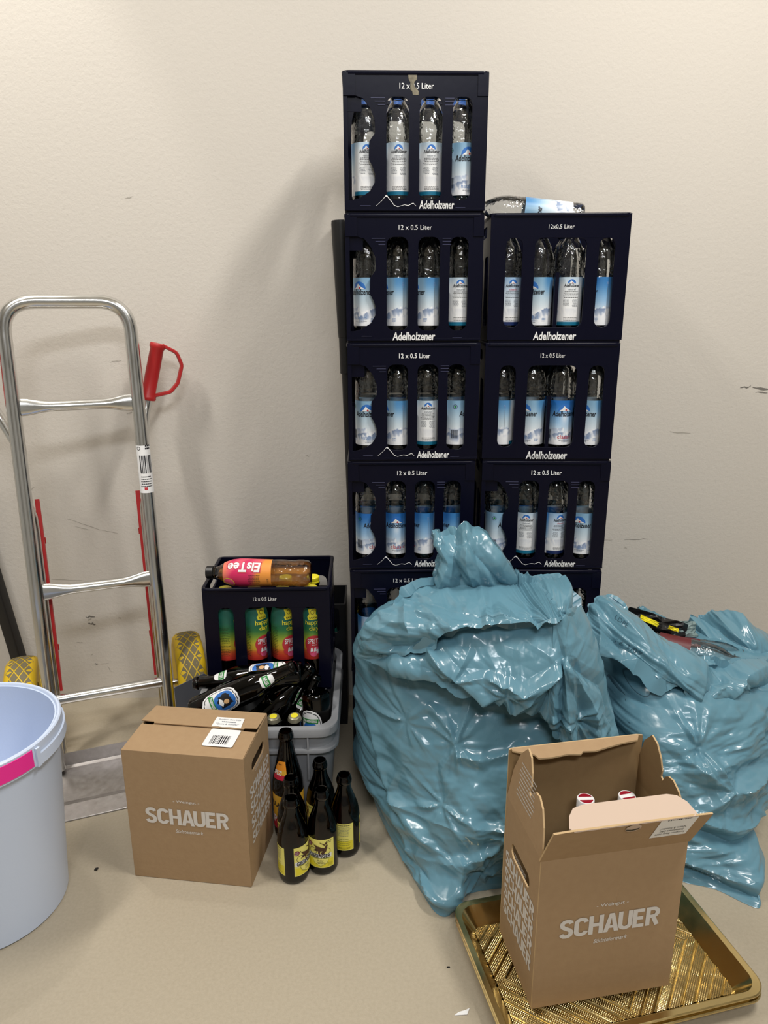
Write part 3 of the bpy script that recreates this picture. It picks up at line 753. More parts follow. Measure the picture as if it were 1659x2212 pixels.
def beer_labels():
    if 'beer' in _bm: return _bm['beer']
    P = LONG
    b = MB()      # body label: white oval, dark ring, green band with name, portrait on blue
    wrapped_patch(b, P, 0, .0004, oval_rows(.078, .044, .030, 16, 2.6), 0, nx=20)
    wrapped_patch(b, P, 0, .0006, oval_rows(.078, .040, .027, 16, 2.6), 2, nx=20); wrapped_patch(b, P, 0, .0008, oval_rows(.078, .038, .0255, 16, 2.6), 0, nx=20)
    wrapped_patch(b, P, 0, .0010, oval_rows(.088, .026, .022, 12, 2.2), 3, nx=16)
    q = random.Random(4); g = wrap(P, 0, .0012)
    pts = [(.015 * (1 + .25 * q.uniform(-1, 1)) * math.cos(2 * PI * k / 18), .089 + .018 * (1 + .25 * q.uniform(-1, 1)) * math.sin(2 * PI * k / 18)) for k in range(18)]
    b.flat(pts, g, 2); g = wrap(P, 0, .0014); b.flat([(p[0] + .002, p[1]) for p in circ(0, .092, .0065, 12, .8)], g, 4); b.flat([(-.009, .078), (.003, .074), (.010, .08), (.004, .085), (-.004, .084)], g, 0)
    b.flat([(-.020, .0645), (.020, .0645), (.0225, .054), (-.0225, .054)], wrap(P, 0, .0016), 1); b.text('TEGERNSEER HELL', wrap(P, 0, .0019), .037, .006, 0, .0593, 0, bold=.03)
    body = b.mesh('body_label', BEER, recalc=False, sharp=.6)
    b = MB(); rows = [(.176, -.011, .011), (.179, -.017, .017), (.186, -.02, .02), (.197, -.02, .02), (.204, -.018, .018), (.207, -.011, .011)]
    wrapped_patch(b, P, 0, .0005, rows, 0, nx=16); wrapped_patch(b, P, 0, .0008, [(.182, -.0185, .0185), (.196, -.0185, .0185)], 1, nx=16); b.text('HELLES', wrap(P, 0, .0012), .026, .008, 0, .189, 0, bold=.03)
    neck = b.mesh('neck_label', BEER, recalc=False, sharp=.6)
    b = MB(); wrapped_patch(b, P, .36, .0004, rect_rows(.045, .125, -.012, .012), 2); x = .0
    z = .05; q = random.Random(8)
    while z < .075:
        l = q.choice((.0006, .001, .0015)); wrapped_patch(b, P, .36, .0006, [(z, -.010, .0), (z + l, -.010, .0)], 0, nx=6); z += l + .001
    micro(b, wrap(P, .36, .0006), .0, .018, .118, 6, .005, .0015, 6, 5)
    back = b.mesh('back_label', BEER, recalc=False)
    b = MB(); b.lathe([(0, .2655), (.011, .265), (.0145, .263), (.0165, .2555), (.0168, .2535)], 22); b.lathe([(0, .2659), (.009, .2655)], 22, 1); crown = b.mesh('crown_cap', [mat('dull_cap', rgb(140, 136, 116), .35, .5), M['yellow_ink']])
    _bm['beer'] = (body, neck, back, crown)
    return _bm['beer']
def beer(label, mtx, labels=True, cap=False):
    t = thing('beer_bottle', label, 'bottle', mtx, 'brown beer bottles in the grey box')
    put('bottle_body', glass(LONG), t); bl, nl, kl, cr = beer_labels()
    if labels: put('body_label', bl, t); put('neck_label', nl, t); put('back_label', kl, t)
    if cap: put('crown_cap', cr, t)
beer('brown beer bottle lying foremost in the grey box, portrait label and green neck label', facing((-.360, -.176, .262), (-.134, -.163, .366), .1))
beer('brown beer bottle lying with its neck at the grey box left rim', facing((-.116, -.1045, .318), (-.365, -.1075, .300), .75))
beer('brown beer bottle with its neck leaning up against the juice crate, right side', facing((-.270, -.182, .165), (-.095, -.100, .335), 1.6))
beer('brown beer bottle with green neck label just below the leaning one', facing((-.185, -.172, .085), (-.088, -.099, .302), -.15))
beer('brown beer bottle with its open mouth facing the room, middle of the grey box', facing((-.315, -.095, .070), (-.182, -.152, .287), .3), False)
beer('upturned brown beer bottle by the right rim of the grey box', facing((-.083, -.137, .290), (-.072, -.174, .040), .55))
beer('upright beer bottle under its crown cap, by the closed cardboard box', facing((-.172, -.170, .014), (-.176, -.198, .27)) @ Matrix.Scale(.945, 4), False, True)
beer('upright beer bottle under its crown cap, in the middle of the box front rim', facing((-.125, -.170, .014), (-.128, -.198, .27)) @ Matrix.Scale(.95, 4), False, True)

GIES = [M['yellow_ink'], mat('pale_yellow', rgb(232, 224, 120), .45), M['black_ink'], M['white_ink'], mat('plum', rgb(120, 30, 60), .5), M['grey_ink'], mat('olive', rgb(150, 150, 60), .5), mat('brownish', rgb(70, 40, 20), .5)]
def giesinger():
    if 'g' in _bm: return _bm['g']
    P = STUB; b = MB()
    wrapped_patch(b, P, 0, .0004, rect_rows(.022, .092, -.030, .030), 1, nx=24); wrapped_patch(b, P, 0, .0006, rect_rows(.024, .042, -.028, .028), 0, nx=24)
    g, h, j = wrap(P, 0, .0008), wrap(P, 0, .0011), wrap(P, 0, .0014)
    for x in (-.016, .013): b.plate(circ(x, .063, .0085, 18), [circ(x, .063, .0077, 18)], lambda a, z, d: wrap(P, 0, .0008 + d)(a, z), .0001, 2)
    b.flat([(-.016, .063), (-.006, .074), (.004, .064), (.013, .063), (.008, .072), (-.004, .0755)], g, 7)
    b.flat([(-.014, .078), (-.009, .078), (-.002, .074), (.001, .068), (-.001, .058), (.002, .053), (-.002, .053), (-.005, .060), (-.004, .067), (-.010, .072), (-.016, .083), (-.017, .081)], h, 7)
    b.flat([(.013, .080), (.010, .076), (.0065, .066), (.001, .060), (.004, .054), (.008, .059), (.012, .064), (.0145, .073), (.0155, .079)], h, 7)
    b.flat(circ(.012, .083, .0026, 10), h, 7); b.flat([(.011, .080), (.004, .0835), (-.0005, .086), (-.001, .0845), (.004, .0815), (.010, .077)], h, 7)
    b.flat([(-.028, .047), (.023, .047), (.024, .057), (-.028, .057)], g, 3); b.text('GIESINGER', j, .046, .0095, -.002, .052, 2, bold=.025)
    b.flat([(-.019, .046), (.019, .046), (.014, .034), (0, .026), (-.014, .034)], h, 6); b.flat([(-.0175, .0452), (.0175, .0452), (.013, .035), (0, .0275), (-.013, .035)], j, 1)
    b.text('Radler', wrap(P, 0, .0016), .012, .0045, 0, .041, 2); micro(b, wrap(P, 0, .0016), 0, .016, .036, 2, .003, .001, 2, 3)
    micro(b, g, .018, .014, .087, 2, .003, .0012, 2, 3); micro(b, j, .020, .012, .034, 4, .0025, .0008, 6, 4)
    b.flat([(p[0], p[1]) for p in circ(-.0235, .079, .0058, 16)], h, 4); micro(b, j, -.0235, .008, .081, 3, .0025, .0008, 3, 4)
    front = b.mesh('front_label', GIES, recalc=False, sharp=.6)
    b = MB(); wrapped_patch(b, P, .625, .0004, rect_rows(.022, .090, -.026, .026), 1, nx=20); wrapped_patch(b, P, .625, .0006, rect_rows(.024, .046, -.024, .024), 0, nx=20)
    micro(b, wrap(P, .625, .0008), 0, .038, .085, 1, .003, .0014, 2, 2); micro(b, wrap(P, .625, .0008), 0, .040, .080, 8, .003, .0008, 5, 3); micro(b, wrap(P, .625, .0008), 0, .040, .050, 4, .005, .0012, 6, 4); micro(b, wrap(P, .625, .0008), 0, .042, .029, 2, .003, .0008, 2, 5)
    back = b.mesh('back_label', GIES, recalc=False, sharp=.6)
    _bm['g'] = (front, back)
    return _bm['g']
def stub(label, x, y, u):
    t = thing('beer_bottle', label, 'bottle', TR(x, y, 0, -2 * PI * u), 'stubby brown bottles on the floor')
    put('bottle_body', glass(STUB), t); f, k = giesinger(); put('front_label', f, t); put('back_label', k, t)
stub('stubby brown bottle at the front, showing the gap between its two yellow labels', -.119, -.388, -.17)
stub('stubby brown bottle with two cyclists on its yellow front label', -.0585, -.364, .015)
stub('stubby brown bottle standing rightmost on the floor, small print on its yellow label', -.0125, -.315, .655)
stub('stubby brown bottle standing against the grey box, behind the cyclist label one', -.068, -.262, .22)
stub('stubby brown bottle hidden between the front bottle and the tall one', -.1265, -.322, .25)
def spezi():
    t = thing('soda_bottle', 'tall brown bottle with a peeling orange neck label beside the cardboard box', 'bottle', TR(-.1415, -.2585, 0, .1))
    put('bottle_body', glass(SPEZ), t)
    mats = [M['orange_ink'], mat('deep_red', rgb(196, 30, 60), .45), M['white_ink'], M['black_ink'], mat('amber_ink', rgb(222, 170, 50), .45)]
    b = MB(); rows = [(.158, -.020, .021), (.165, -.020, .021), (.178, -.018, .020), (.188, -.016, .019), (.197, -.010, .017), (.200, -.006, .0165)]
    for k, (mi, z0, z1) in enumerate(((1, .158, .170), (0, .170, .200))):
        R = [(z, float(np.interp(z, [q[0] for q in rows], [q[1] for q in rows])), float(np.interp(z, [q[0] for q in rows], [q[2] for q in rows]))) for z in np.linspace(z0, z1, 8)]
        wrapped_patch(b, SPEZ, -.1, .0005, R, mi, nx=14)
    wrapped_patch(b, SPEZ, -.1, .0008, [(.170, -.004, .020), (.178, .002, .0195), (.180, .008, .019)], 4, nx=8)
    g = wrap(SPEZ, -.1, .0012); b.text('SPEZI', g, .026, .010, -.006, .174, 2, bold=.03, shear=.1); micro(b, g, .0, .016, .192, 1, .003, .002, 3, 4)
    b.obj('neck_label', mats, t, recalc=False)
    b = MB(); wrapped_patch(b, SPEZ, 0, .0004, rect_rows(.03, .118, -.1, .1), 4, nx=50); wrapped_patch(b, SPEZ, 0, .0006, rect_rows(.03, .062, -.1, .1), 1, nx=50)
    g = wrap(SPEZ, -.12, .0009); b.text('PAULANER', g, .055, .013, 0, .095, 3, bold=.03); b.text('SPEZI', g, .05, .02, 0, .055, 2, bold=.03)
    b.obj('body_label', mats, t, recalc=False)
spezi()

# ------------------------------------------------------------------ dark crate behind, telescopic pole, post
t = thing('plastic_crate', 'black plastic crate standing on the floor between grey box and wall', 'crate', TR(-.15, .182, 0))
b = MB(); L = lambda y: (lambda x, z, d: (x, y + d, z))
b.plate([(-.13, 0), (.13, 0), (.13, .375), (-.13, .375)], [rr(.02, .112, .29, .362, .010)], L(0), .004); b.obj('front_panel', M['crate_black'], t, bevel=.001)
b = MB(); b.plate([(-.13, 0), (.13, 0), (.13, .375), (-.13, .375)], [], L(.138), .004); b.obj('back_panel', M['crate_black'], t)
for s in (-1, 1):
    b = MB(); b.box(s * .128 - .002, s * .128 + .002, .0042, .1378, 0, .375); b.obj('side_panel', M['crate_black'], t)
b = MB(); b.box(-.126, .126, .0042, .1378, .09, .10); b.obj('base', M['crate_black'], t)
tj = thing('juice_bottle', 'yellow-capped bottle seen through the black crate side opening', 'bottle', TR(-.072, .23, .1) @ Matrix.Scale(.93, 4))
bd, lb, cp2 = juice_meshes(); put('bottle_body', bd, tj); put('label', lb, tj); put('cap', cp2, tj)

t = thing('telescopic_pole', 'black telescopic pole standing between the wall and the taller crate stack', 'pole', along((.012, .285, 0), (-.019, .312, 1.373)))
b = MB(); b.lathe([(0, 0), (.0125, 0), (.0125, 1.03), (0, 1.03)], 20); b.obj('inner_tube', M['pole_black'], t)
b = MB(); b.lathe([(.0127, .99), (.0165, .992), (.0165, 1.085), (.0127, 1.087)], 20); b.obj('collar', M['pole_black'], t)
b = MB(); b.lathe([(.0126, 1.083), (.0175, 1.085), (.0185, 1.10), (.0245, 1.366), (.0235, 1.374), (0, 1.374)], 24); b.obj('outer_tube', M['pole_black'], t)

t = thing('black_post', 'black metal post leaning left of the hand truck by the wall', 'post', along((-.968, .292, .0), (-1.115, .318, 1.0)))
b = MB(); b.loops([[(x, y, z) for x, y in rr(-.0165, .0165, -.0165, .0165, .005, 3)] for z in (.012, 1.0)], 0, True, cap0=True, cap1=True); b.obj('tube', M['black_rubber'], t)
b = MB(); b.loops([[(x, y, z) for x, y in rr(-.0185, .0185, -.0185, .0185, .006, 3)] for z in (.001, .03)], 0, True, cap0=True, cap1=True); b.obj('rubber_foot', M['pole_black'], t)

# ------------------------------------------------------------------ cardboard wine cartons
BW, BD, BH = .2555, .165, .308
def stroke(pts, wd, n=1):
    """flat band of constant width along a polyline: two edges"""
    P = [Vector((p[0], p[1])) for i, p in enumerate(pts) if not i or math.hypot(p[0] - pts[i - 1][0], p[1] - pts[i - 1][1]) > 1e-4]; a, c = [], []
    for i, p in enumerate(P):
        d0 = (p - P[i - 1]).normalized() if i else (P[1] - P[0]).normalized(); d1 = (P[i + 1] - p).normalized() if i < len(P) - 1 else d0
        t = (d0 + d1).normalized(); nn = Vector((-t.y, t.x)); k = wd / 2 / max(.5, nn.dot(Vector((-d1.y, d1.x))))
        a.append(tuple(p + nn * k)); c.append(tuple(p - nn * k))
    return a, c
def arc_(cx_, cz_, rx, rz, a0, a1, n=8): return [(cx_ + rx * math.cos(math.radians(a0 + (a1 - a0) * i / n)), cz_ + rz * math.sin(math.radians(a0 + (a1 - a0) * i / n))) for i in range(n + 1)]
SW = .185
GLY = {'S': [[(.485, .78), (.45, .86), (.38, .903), (.29, .91), (.19, .885), (.12, .81), (.105, .715), (.135, .63), (.21, .56), (.30, .505), (.40, .445), (.47, .365), (.485, .27), (.455, .17), (.38, .105), (.29, .09), (.20, .10), (.13, .15), (.09, .235)]],
       'C': [arc_(.30, .72, .20, .19, 5, 180, 9) + arc_(.30, .28, .20, .19, 180, 355, 9)],
       'H': [[(.09, 0), (.09, 1)], [(.51, 0), (.51, 1)], [(.1825, .5), (.4175, .5)]],
       'U': [[(.09, 1), (.09, .3)] + arc_(.295, .285, .205, .195, 180, 360, 10) + [(.50, .3), (.50, 1)]],
       'E': [[(.09, 0), (.09, 1)], [(.1825, .908), (.48, .908)], [(.1825, .5), (.43, .5)], [(.1825, .092), (.48, .092)]],
       'R': [[(.09, 0), (.09, 1)], [(.1825, .908), (.30, .908)] + arc_(.30, .70, .19, .208, 90, -90, 8) + [(.1825, .492)], [(.335, .40), (.50, 0)]]}
A_OUT = [(-.01, 0), (.21, 1), (.42, 1), (.64, 0), (.45, 0), (.405, .2), (.225, .2), (.18, 0)]
A_IN = [(.26, .35), (.37, .35), (.315, .76)]
ADV = {'S': .60, 'C': .61, 'H': .62, 'A': .60, 'U': .61, 'E': .55, 'R': .60}
def block(b, body, fn, wd, ht, cx, cz, mi=0):
    tot = sum(ADV[c] for c in body); x = -tot / 2; k = wd / tot
    for c in body:
        if c == 'A':
            tri = tessellate_polygon([[Vector((p[0], p[1], 0)) for p in r] for r in (A_OUT, A_IN)])
            b.add([fn(cx + (x + p[0]) * k, cz + (p[1] - .5) * ht) for p in A_OUT + A_IN], [tuple(t) for t in tri], mi)
        for st in GLY.get(c, []):
            a, d = stroke(st, SW); n = len(a)
            b.add([fn(cx + (x + p[0]) * k, cz + (p[1] - .5) * ht) for p in a + d], [(i, i + 1, n + i + 1, n + i) for i in range(n - 1)], mi)
        x += ADV[c]
def carton_print(t, h_front):
    fn = lambda x, z: (x, -.0009, z)
    b = MB(); b.text('- Weingut -', fn, .056, .0085, .129, h_front + .037, bold=0.012); b.obj('estate_lettering', M['print_grey'], t, recalc=False)
    b = MB(); block(b, 'SCHAUER', fn, .178, .0375, .128, h_front); b.obj('name_lettering', M['print_grey'], t, recalc=False)
    b = MB(); b.text('S\u00fcdsteiermark', fn, .060, .0085, .131, h_front - .034, shear=.25, bold=.012); b.obj('region_lettering', M['print_grey'], t, recalc=False)
def side_print(t, fn, zs, cx, wd, ht, extra=True):
    for z in zs:
        b = MB(); block(b, 'SCHAUER', fn, wd, ht, cx, z); b.obj('side_lettering', M['print_grey'], t, recalc=False)
    if extra:
        b = MB(); micro(b, fn, cx, .06, zs[0] + .037, 3, .004, .0012, 0, 6); b.obj('small_print', M['print_grey'], t, recalc=False)
def barcode(b, fn, x0, x1, z0, z1, mi, seed=2):
    q = random.Random(seed); x = x0
    while x < x1:
        l = q.choice((.0008, .0012, .002, .0028)); l = min(l, x1 - x); b.add([fn(x, z0), fn(x + l, z0), fn(x + l, z1), fn(x, z1)], [(0, 1, 2, 3)], mi); x += l + q.choice((.0008, .0014, .002))

t = thing('cardboard_box', 'closed brown cardboard wine carton standing beside the white bucket', 'box', TR(-.457, -.3845, .0005, -.153))
CARD = [M['card'], M['card_edge']]
b = MB(); b.box(0, BW, 0, .003, 0, BH - .002); b.obj('front_panel', CARD, t, bevel=.001)
b = MB(); b.box(0, BW, BD - .003, BD, 0, BH); b.obj('back_panel', CARD, t, bevel=.001)
b = MB(); b.box(0, .003, .003, BD - .003, 0, BH - .002); b.obj('side_panel', CARD, t)
b = MB(); b.plate([(.003, 0), (BD - .003, 0), (BD - .003, BH - .002), (.003, BH - .002)], [rr(.045, .130, .243, .268, .012)], lambda y, z, d: (BW - .003 + d, y, z), .003); b.obj('side_panel', CARD, t)
b = MB(); b.box(.003, BW - .003, .003, BD - .003, .001, .004); b.obj('bottom_panel', M['card_in'], t)
b = MB(); b.plate([(.001, 0), (BW - .001, 0), (BW - .001, .091), (.226, .091), (.224, .097), (.028, .097), (.026, .092), (.001, .092)], [], lambda x, y, d: (x, y, BH - .0005 - d + .002 * (y / .1)), .003); b.obj('front_flap', CARD, t, bevel=.0006)
b = MB(); b.plate([(.001, BD), (BW - .001, BD), (BW - .002, .098), (.228, .0965), (.226, .092), (.030, .092), (.028, .0965), (-.001, .098)], [], lambda x, y, d: (x, y, BH + .0060 - d - .005 * ((y - .09) / .075) ** 2 if d == 0 else BH + .0035 - .004 * ((y - .09) / .075) ** 2), .003); b.obj('rear_flap', CARD, t, bevel=.0006)
b = MB(); fl = lambda x, y: (x, y, BH + .0022 + .0005); fu = lambda x, y: (x, y, BH + .0066 - .005 * ((y - .09) / .075) ** 2)
b.flat(rr(.158, .222, .030, .091, .004), fl, 0); barcode(b, lambda x, y: (x, y, BH + .0030), .170, .208, .038, .068, 1); b.obj('shipping_label', [M['paper'], M['black_ink']], t, recalc=False)
b = MB(); pts = [(.156, .0925), (.170, .094), (.180, .0925), (.196, .0945), (.220, .0925), (.216, .131), (.155, .131)]
b.flat(pts, fu, 0); b.text('Sauvignon Blanc 2024', lambda x, y: (x, y, BH + .0073 - .005 * ((y - .09) / .075) ** 2), .048, .006, .187, .1215, 1); micro(b, lambda x, y: (x, y, BH + .0073 - .005 * ((y - .09) / .075) ** 2), .187, .036, .111, 1, .006, .003, 1, 3)
b.text('"Quarz & Schiefer"', lambda x, y: (x, y, BH + .0073 - .005 * ((y - .09) / .075) ** 2), .05, .006, .187, .1035, 1); b.obj('wine_label', [M['paper'], M['grey_ink']], t, recalc=False)
carton_print(t, .158)
side_print(t, lambda y, z: (BW + .0005, y, z), (.205, .170, .134, .098), .090, .130, .027)

# ------------------------------------------------------------------ golden tray stack under the open carton
TW, TD = .466, .30
def tray(label, mtx, z, detail):
    t = thing('gold_tray', label, 'tray', mtx @ Matrix.Translation((0, 0, z)), 'stacked gold trays')
    hx, hy = TW / 2, TD / 2
    def lp(e, zz, r): return [(x, y, zz) for x, y in rr(-hx + e, hx - e, -hy + e, hy - e, r, 8)]
    b = MB(); b.loops([lp(.034, .0005, .016), lp(.014, .028, .026), lp(.010, .0325, .03), lp(.0, .0335, .034), lp(-.002, .0325, .036), lp(-.002, .030, .036), lp(0, .029, .034)], 0, True)
    b.obj('rim', M['gold'], t, sharp=.5, recalc=False)
    x0, x1, y0, y1 = -hx + .034, hx - .034, -hy + .034, hy - .034
    if not detail:
        b = MB(); b.box(x0, x1, y0, y1, .0, .001); b.obj('embossed_floor', M['gold'], t); return t
    nx, ny = 512, 300
    X = np.linspace(x0, x1, nx); Y = np.linspace(y0, y1, ny); XX, YY = np.meshgrid(X, Y)
    # nested diamonds: ribs run at 45 degrees, mirrored at the tray centre
    pit = .0185
    d = (np.abs(XX) + np.abs(YY)) / math.sqrt(2) + .004
    ph = (d / pit) % 1.0
    rib = np.clip(1 - np.abs(ph - .16) / .12, 0, 1) ** .6 * .0026
    bead_zone = (ph > .3)
    e1 = (np.abs(XX) - np.abs(YY)) / math.sqrt(2); bp = .0033
    bead = np.clip(.85 - 4 * (((d / bp) % 1 - .5) ** 2 + ((e1 / bp) % 1 - .5) ** 2), 0, 1) ** .5 * .0011
    Z = np.where(bead_zone, bead, 0) + rib + .0012
    vs = np.stack([XX, YY, Z], -1).reshape(-1, 3)
    idx = np.arange(nx * ny).reshape(ny, nx)
    fs = np.stack([idx[:-1, :-1], idx[:-1, 1:], idx[1:, 1:], idx[1:, :-1]], -1).reshape(-1, 4)
    me = bpy.data.meshes.new('embossed_floor'); me.from_pydata(vs.tolist(), [], fs.tolist()); me.materials.append(M['gold'])
    put('embossed_floor', me, t)
    return t
TM = TR(.207, -.530, 0, .205) @ TR(TW / 2 - .006, -TD / 2 + .008, 0)
tray('lower gold tray of the stack, only its rim showing under the upper one', TM @ TR(.001, -.001, 0, .004), .0005, False)
tray('upper gold tray with embossed zigzag floor under the open wine carton', TM, .012, True)

# ------------------------------------------------------------------ open wine carton on the tray
OZ = .0275
OM = TR(.311, -.728, OZ, .152)
t = thing('cardboard_box', 'open brown cardboard wine carton standing on the gold tray', 'box', OM)
OW, OD, OH = .2515, .163, .298
CO = [M['card'], M['card_in'], M['card_edge']]
def panel(name, outer, holes, fn, th, bev=0.0):
    """cardboard sheet: printed side, inner side, light edge"""
    b = MB(); rings = [outer] + holes
    tri = tessellate_polygon([[Vector((p[0], p[1], 0)) for p in r] for r in rings]); fl_ = [p for r in rings for p in r]; n = len(fl_)
    b.add([fn(p[0], p[1], 0.0) for p in fl_], [tuple(q) for q in tri], 0)
    b.add([fn(p[0], p[1], th) for p in fl_], [tuple(reversed(q)) for q in tri], 1)
    o = 0
    for r in rings:
        m = len(r); b.loops([[fn(p[0], p[1], 0.0) for p in r], [fn(p[0], p[1], th) for p in r]], 2); o += m
    return b.obj(name, CO, t, recalc=False, weld=True)
panel('front_panel', [(0, 0), (OW, 0), (OW, OH), (0, OH)], [], lambda x, z, d: (x, d, z), .003)
bk = [(0, 0), (OW, 0), (OW, .392), (.24, .394), (.005, .394), (0, .392)]
panel('back_panel', bk, [], lambda x, z, d: (x, OD - d, z), .003)
torn = [(.004, 0), (.243, 0), (.236, .011), (.205, .014), (.17, .020), (.15, .024), (.128, .022), (.122, .027), (.10, .024), (.07, .027), (.045, .026), (.040, .018), (.004, .005)]
panel('torn_flap', torn, [], lambda x, s, d: (x, OD - .003 - s * .94, .3945 - s * .30 - d * 1.0), .003)
# side panels with a hand slot and scalloped top flaps leaning slightly in
SIDE = [(.003, 0), (.1595, 0), (.1595, .30), (.150, .36), (.132, .402), (.108, .4275), (.092, .421), (.080, .4), (.0755, .378), (.079, .366), (.073, .361), (.066, .374), (.056, .382), (.042, .384), (.026, .374), (.012, .35), (.004, .318), (.003, .30)]
def lean(s, x0):
    def fn(y, z, d):
        k = max(0, z - .298)
        return (x0 + s * (k * .10 + d), y, z)
    return fn
slot = rr(.040, .125, .205, .232, .012)
panel('side_panel', SIDE, [slot], lean(1, 0.0), .003)
panel('side_panel', SIDE, [slot], lambda y, z, d: lean(-1, OW)(y, z, d), .003)
b = MB(); b.box(.004, OW - .004, .004, OD - .004, .001, .004); b.obj('bottom_panel', M['card_in'], t)
# front flap flared outwards with a tuck tab folded back in
FA = math.radians(26)
def flap(x, s, d): return (x, .0 - s * math.sin(FA) + d * math.cos(FA), OH + s * math.cos(FA) + d * math.sin(FA))
panel('front_flap', [(-.003, 0), (OW + .003, 0), (OW + .006, .094), (.222, .096), (.028, .096), (-.002, .094)], [], flap, .003)
top = flap(0, .096, 0)
def tab(x, s, d): return (x, top[1] + s * .97, top[2] + s * .34 - d)
b = MB(); pts = [(.030, 0), (.226, 0), (.232, .004), (.226, .024), (.215, .036), (.200, .040), (.060, .040), (.042, .036), (.031, .024), (.024, .006)]
b.plate(pts, [], tab, .002); b.obj('tuck_tab', M['card_tab'], t)['label'] = 'pale tuck tab folded back'
b = MB(); pp = circ(.128, .085, .013, 14); b.flat([(p[0], .0835 + (p[1] - .085) * .9) for p in pp], lambda x, s: flap(x, s, -.0012), 0); b.flat([(.116, .082), (.126, .079), (.139, .083), (.137, .078), (.126, .0745), (.118, .0775)], lambda x, s: flap(x, s, -.0016), 1)
b.obj('torn_paper', [M['card_tab'], M['pole_black']], t, recalc=False)
b = MB(); fk = lambda x, s: flap(x, s, -.0007); b.flat([(.170, .036), (.232, .036), (.2335, .0945), (.171, .0955)], fk, 0)
f2 = lambda x, s: flap(x, s, -.0012)
b.text('Sauvignon Blanc 2024', f2, .050, .0062, .201, .047, 1, flip=True); b.text('S\u00fcdsteiermark DAC', f2, .040, .0062, .201, .0555, 1, flip=True); b.text('"Quarz & Schiefer"', f2, .045, .0068, .201, .065, 1, flip=True)
barcode(b, f2, .182, .222, .0915, .0945, 1, 5)
b.obj('wine_label', [M['paper'], M['black_ink']], t, recalc=False)
# creases pressed into the front
b = MB()
b.tube([(.137, .0007, .001), (.139, .0007, .12), (.136, .0007, .20), (.143, .0007, .296)], .0011, 6, 0, radii=[.0003, .0010, .0012, .0003]); b.obj('crease', M['card'], t)
carton_print(t, .158)
side_print(t, lambda s, z: (-.0005, OD - s, z), (.183, .148, .113, .078), .082, .135, .029)
b = MB(); fs_ = lambda s, z: (max(0, z - .298) * .10 - .0006, OD - s, z)
micro(b, fs_, .075, .075, .392, 9, .0075, .0022, 0, 12); b.obj('small_print', M['print_grey'], t, recalc=False)
for k, (x, y) in enumerate(((.130, .120), (.205, .114))):
    tw = thing('wine_bottle', 'wine bottle with red and white cap, %s in the open carton' % ('left one' if k == 0 else 'right one'), 'bottle', OM @ TR(x, y, .0045) , 'wine bottles in the open carton')
    b = MB(); b.lathe([(0, .008), (.03, .0), (.037, .004), (.0375, .17), (.034, .195), (.02, .225), (.0148, .245), (.014, .296), (0, .296)], 32); b.obj('bottle_body', M['dark_glass'], tw)
    b = MB(); b.lathe([(.0148, .243), (.0152, .246), (.0152, .2995), (.0145, .301), (0, .301)], 28); b.obj('capsule', M['paper'], tw)
    b = MB(); R0 = .0128
    for sgn in (1, -1):
        arc = [(R0 * math.cos(a), sgn * R0 * math.sin(a)) for a in np.linspace(.34, PI - .34, 14)]; b.flat(arc, lambda x, y: (x, y, .3014))
    o = b.obj('red_stripe', M['wax_red'], tw, recalc=False); o.rotation_euler = (0, 0, -.15 + .2 * k)

# ------------------------------------------------------------------ white bucket with pink tape
t = thing('bucket', 'large white plastic bucket with pink tape on its rim', 'bucket', TR(-.7284, -.4426, 0))
b = MB()
b.lathe([(0, .003), (.134, .003), (.139, .0), (.1437, .004), (.1655, .345), (.166, .347), (.166, .394), (.1625, .3945), (.1622, .345), (.1405, .012), (.136, .007), (0, .007)], 96); b.obj('bucket_body', M['bucket'], t, sharp=.7)
b = MB(); b.lathe([(.1658, .3925), (.1665, .3975), (.1685, .3995), (.1722, .3995), (.1745, .3972), (.1755, .357), (.1750, .3555), (.1659, .3555)], 96); b.obj('rim_band', M['bucket'], t, sharp=.7)
b = MB(); b.lathe([(.1752, .379), (.1790, .378), (.1798, .3565), (.1782, .3540), (.1752, .3540)], 40, a0=1.24, a1=2.2); b.box(-.004, .004, -.1795, -.1752, .3545, .392, 0, Matrix.Rotation(1.24, 4, 'Z')); b.obj('outer_rib', M['bucket'], t, sharp=.6)
b = MB(); b.lathe([(.1753, .394), (.1763, .3935), (.1773, .3605), (.1756, .3598)], 40, a0=.0, a1=1.18); b.obj('pink_tape', M['pink'], t, sharp=.6)['label'] = 'bright pink tape strip'

# ------------------------------------------------------------------ hand truck
HM = TR(-.626, .016, 0, math.radians(19.5))
t = thing('hand_truck', 'silver aluminium hand truck with red grips and yellow tyres by the wall', 'hand truck', HM)
LE = .144
def hp(x, y, z): return (x, y + LE * z, z)
A = M['alu']
path = fillet([(-.1425, 0, .012), (-.1425, 0, 1.176), (.1425, 0, 1.176), (.1425, 0, .012)], .075, 10)
pts = []
for i, p in enumerate(path):
    if i and (p - path[i - 1]).length > .3:
        for k in range(1, 8): q = path[i - 1].lerp(p, k / 8); pts.append(hp(*q))
    pts.append(hp(*p))
b = MB(); b.tube(pts, .0168, 20); b.obj('frame', A, t)
for z, hgt, wd in ((.931, .021, .012), (.478, .021, .012)):
    b = MB(); L_ = []
    for i in range(17):
        x = -.127 + .254 * i / 16; e = abs(x) / .127; k = sstep(.45, 1, e)
        hz, hy = .0128 + (hgt - .0128) * k, .0128 - .006 * k
        L_.append([hp(x, hy * math.sin(a), z + hz * math.cos(a)) for a in [2 * PI * j / 16 for j in range(16)]])
    b.loops(L_, 0, True, cap0=True, cap1=True); b.obj('rung', A, t)
b = MB(); b.tube([hp(-.13, 0, .197), hp(.13, 0, .197)], .0135, 16); b.obj('rung', A, t)
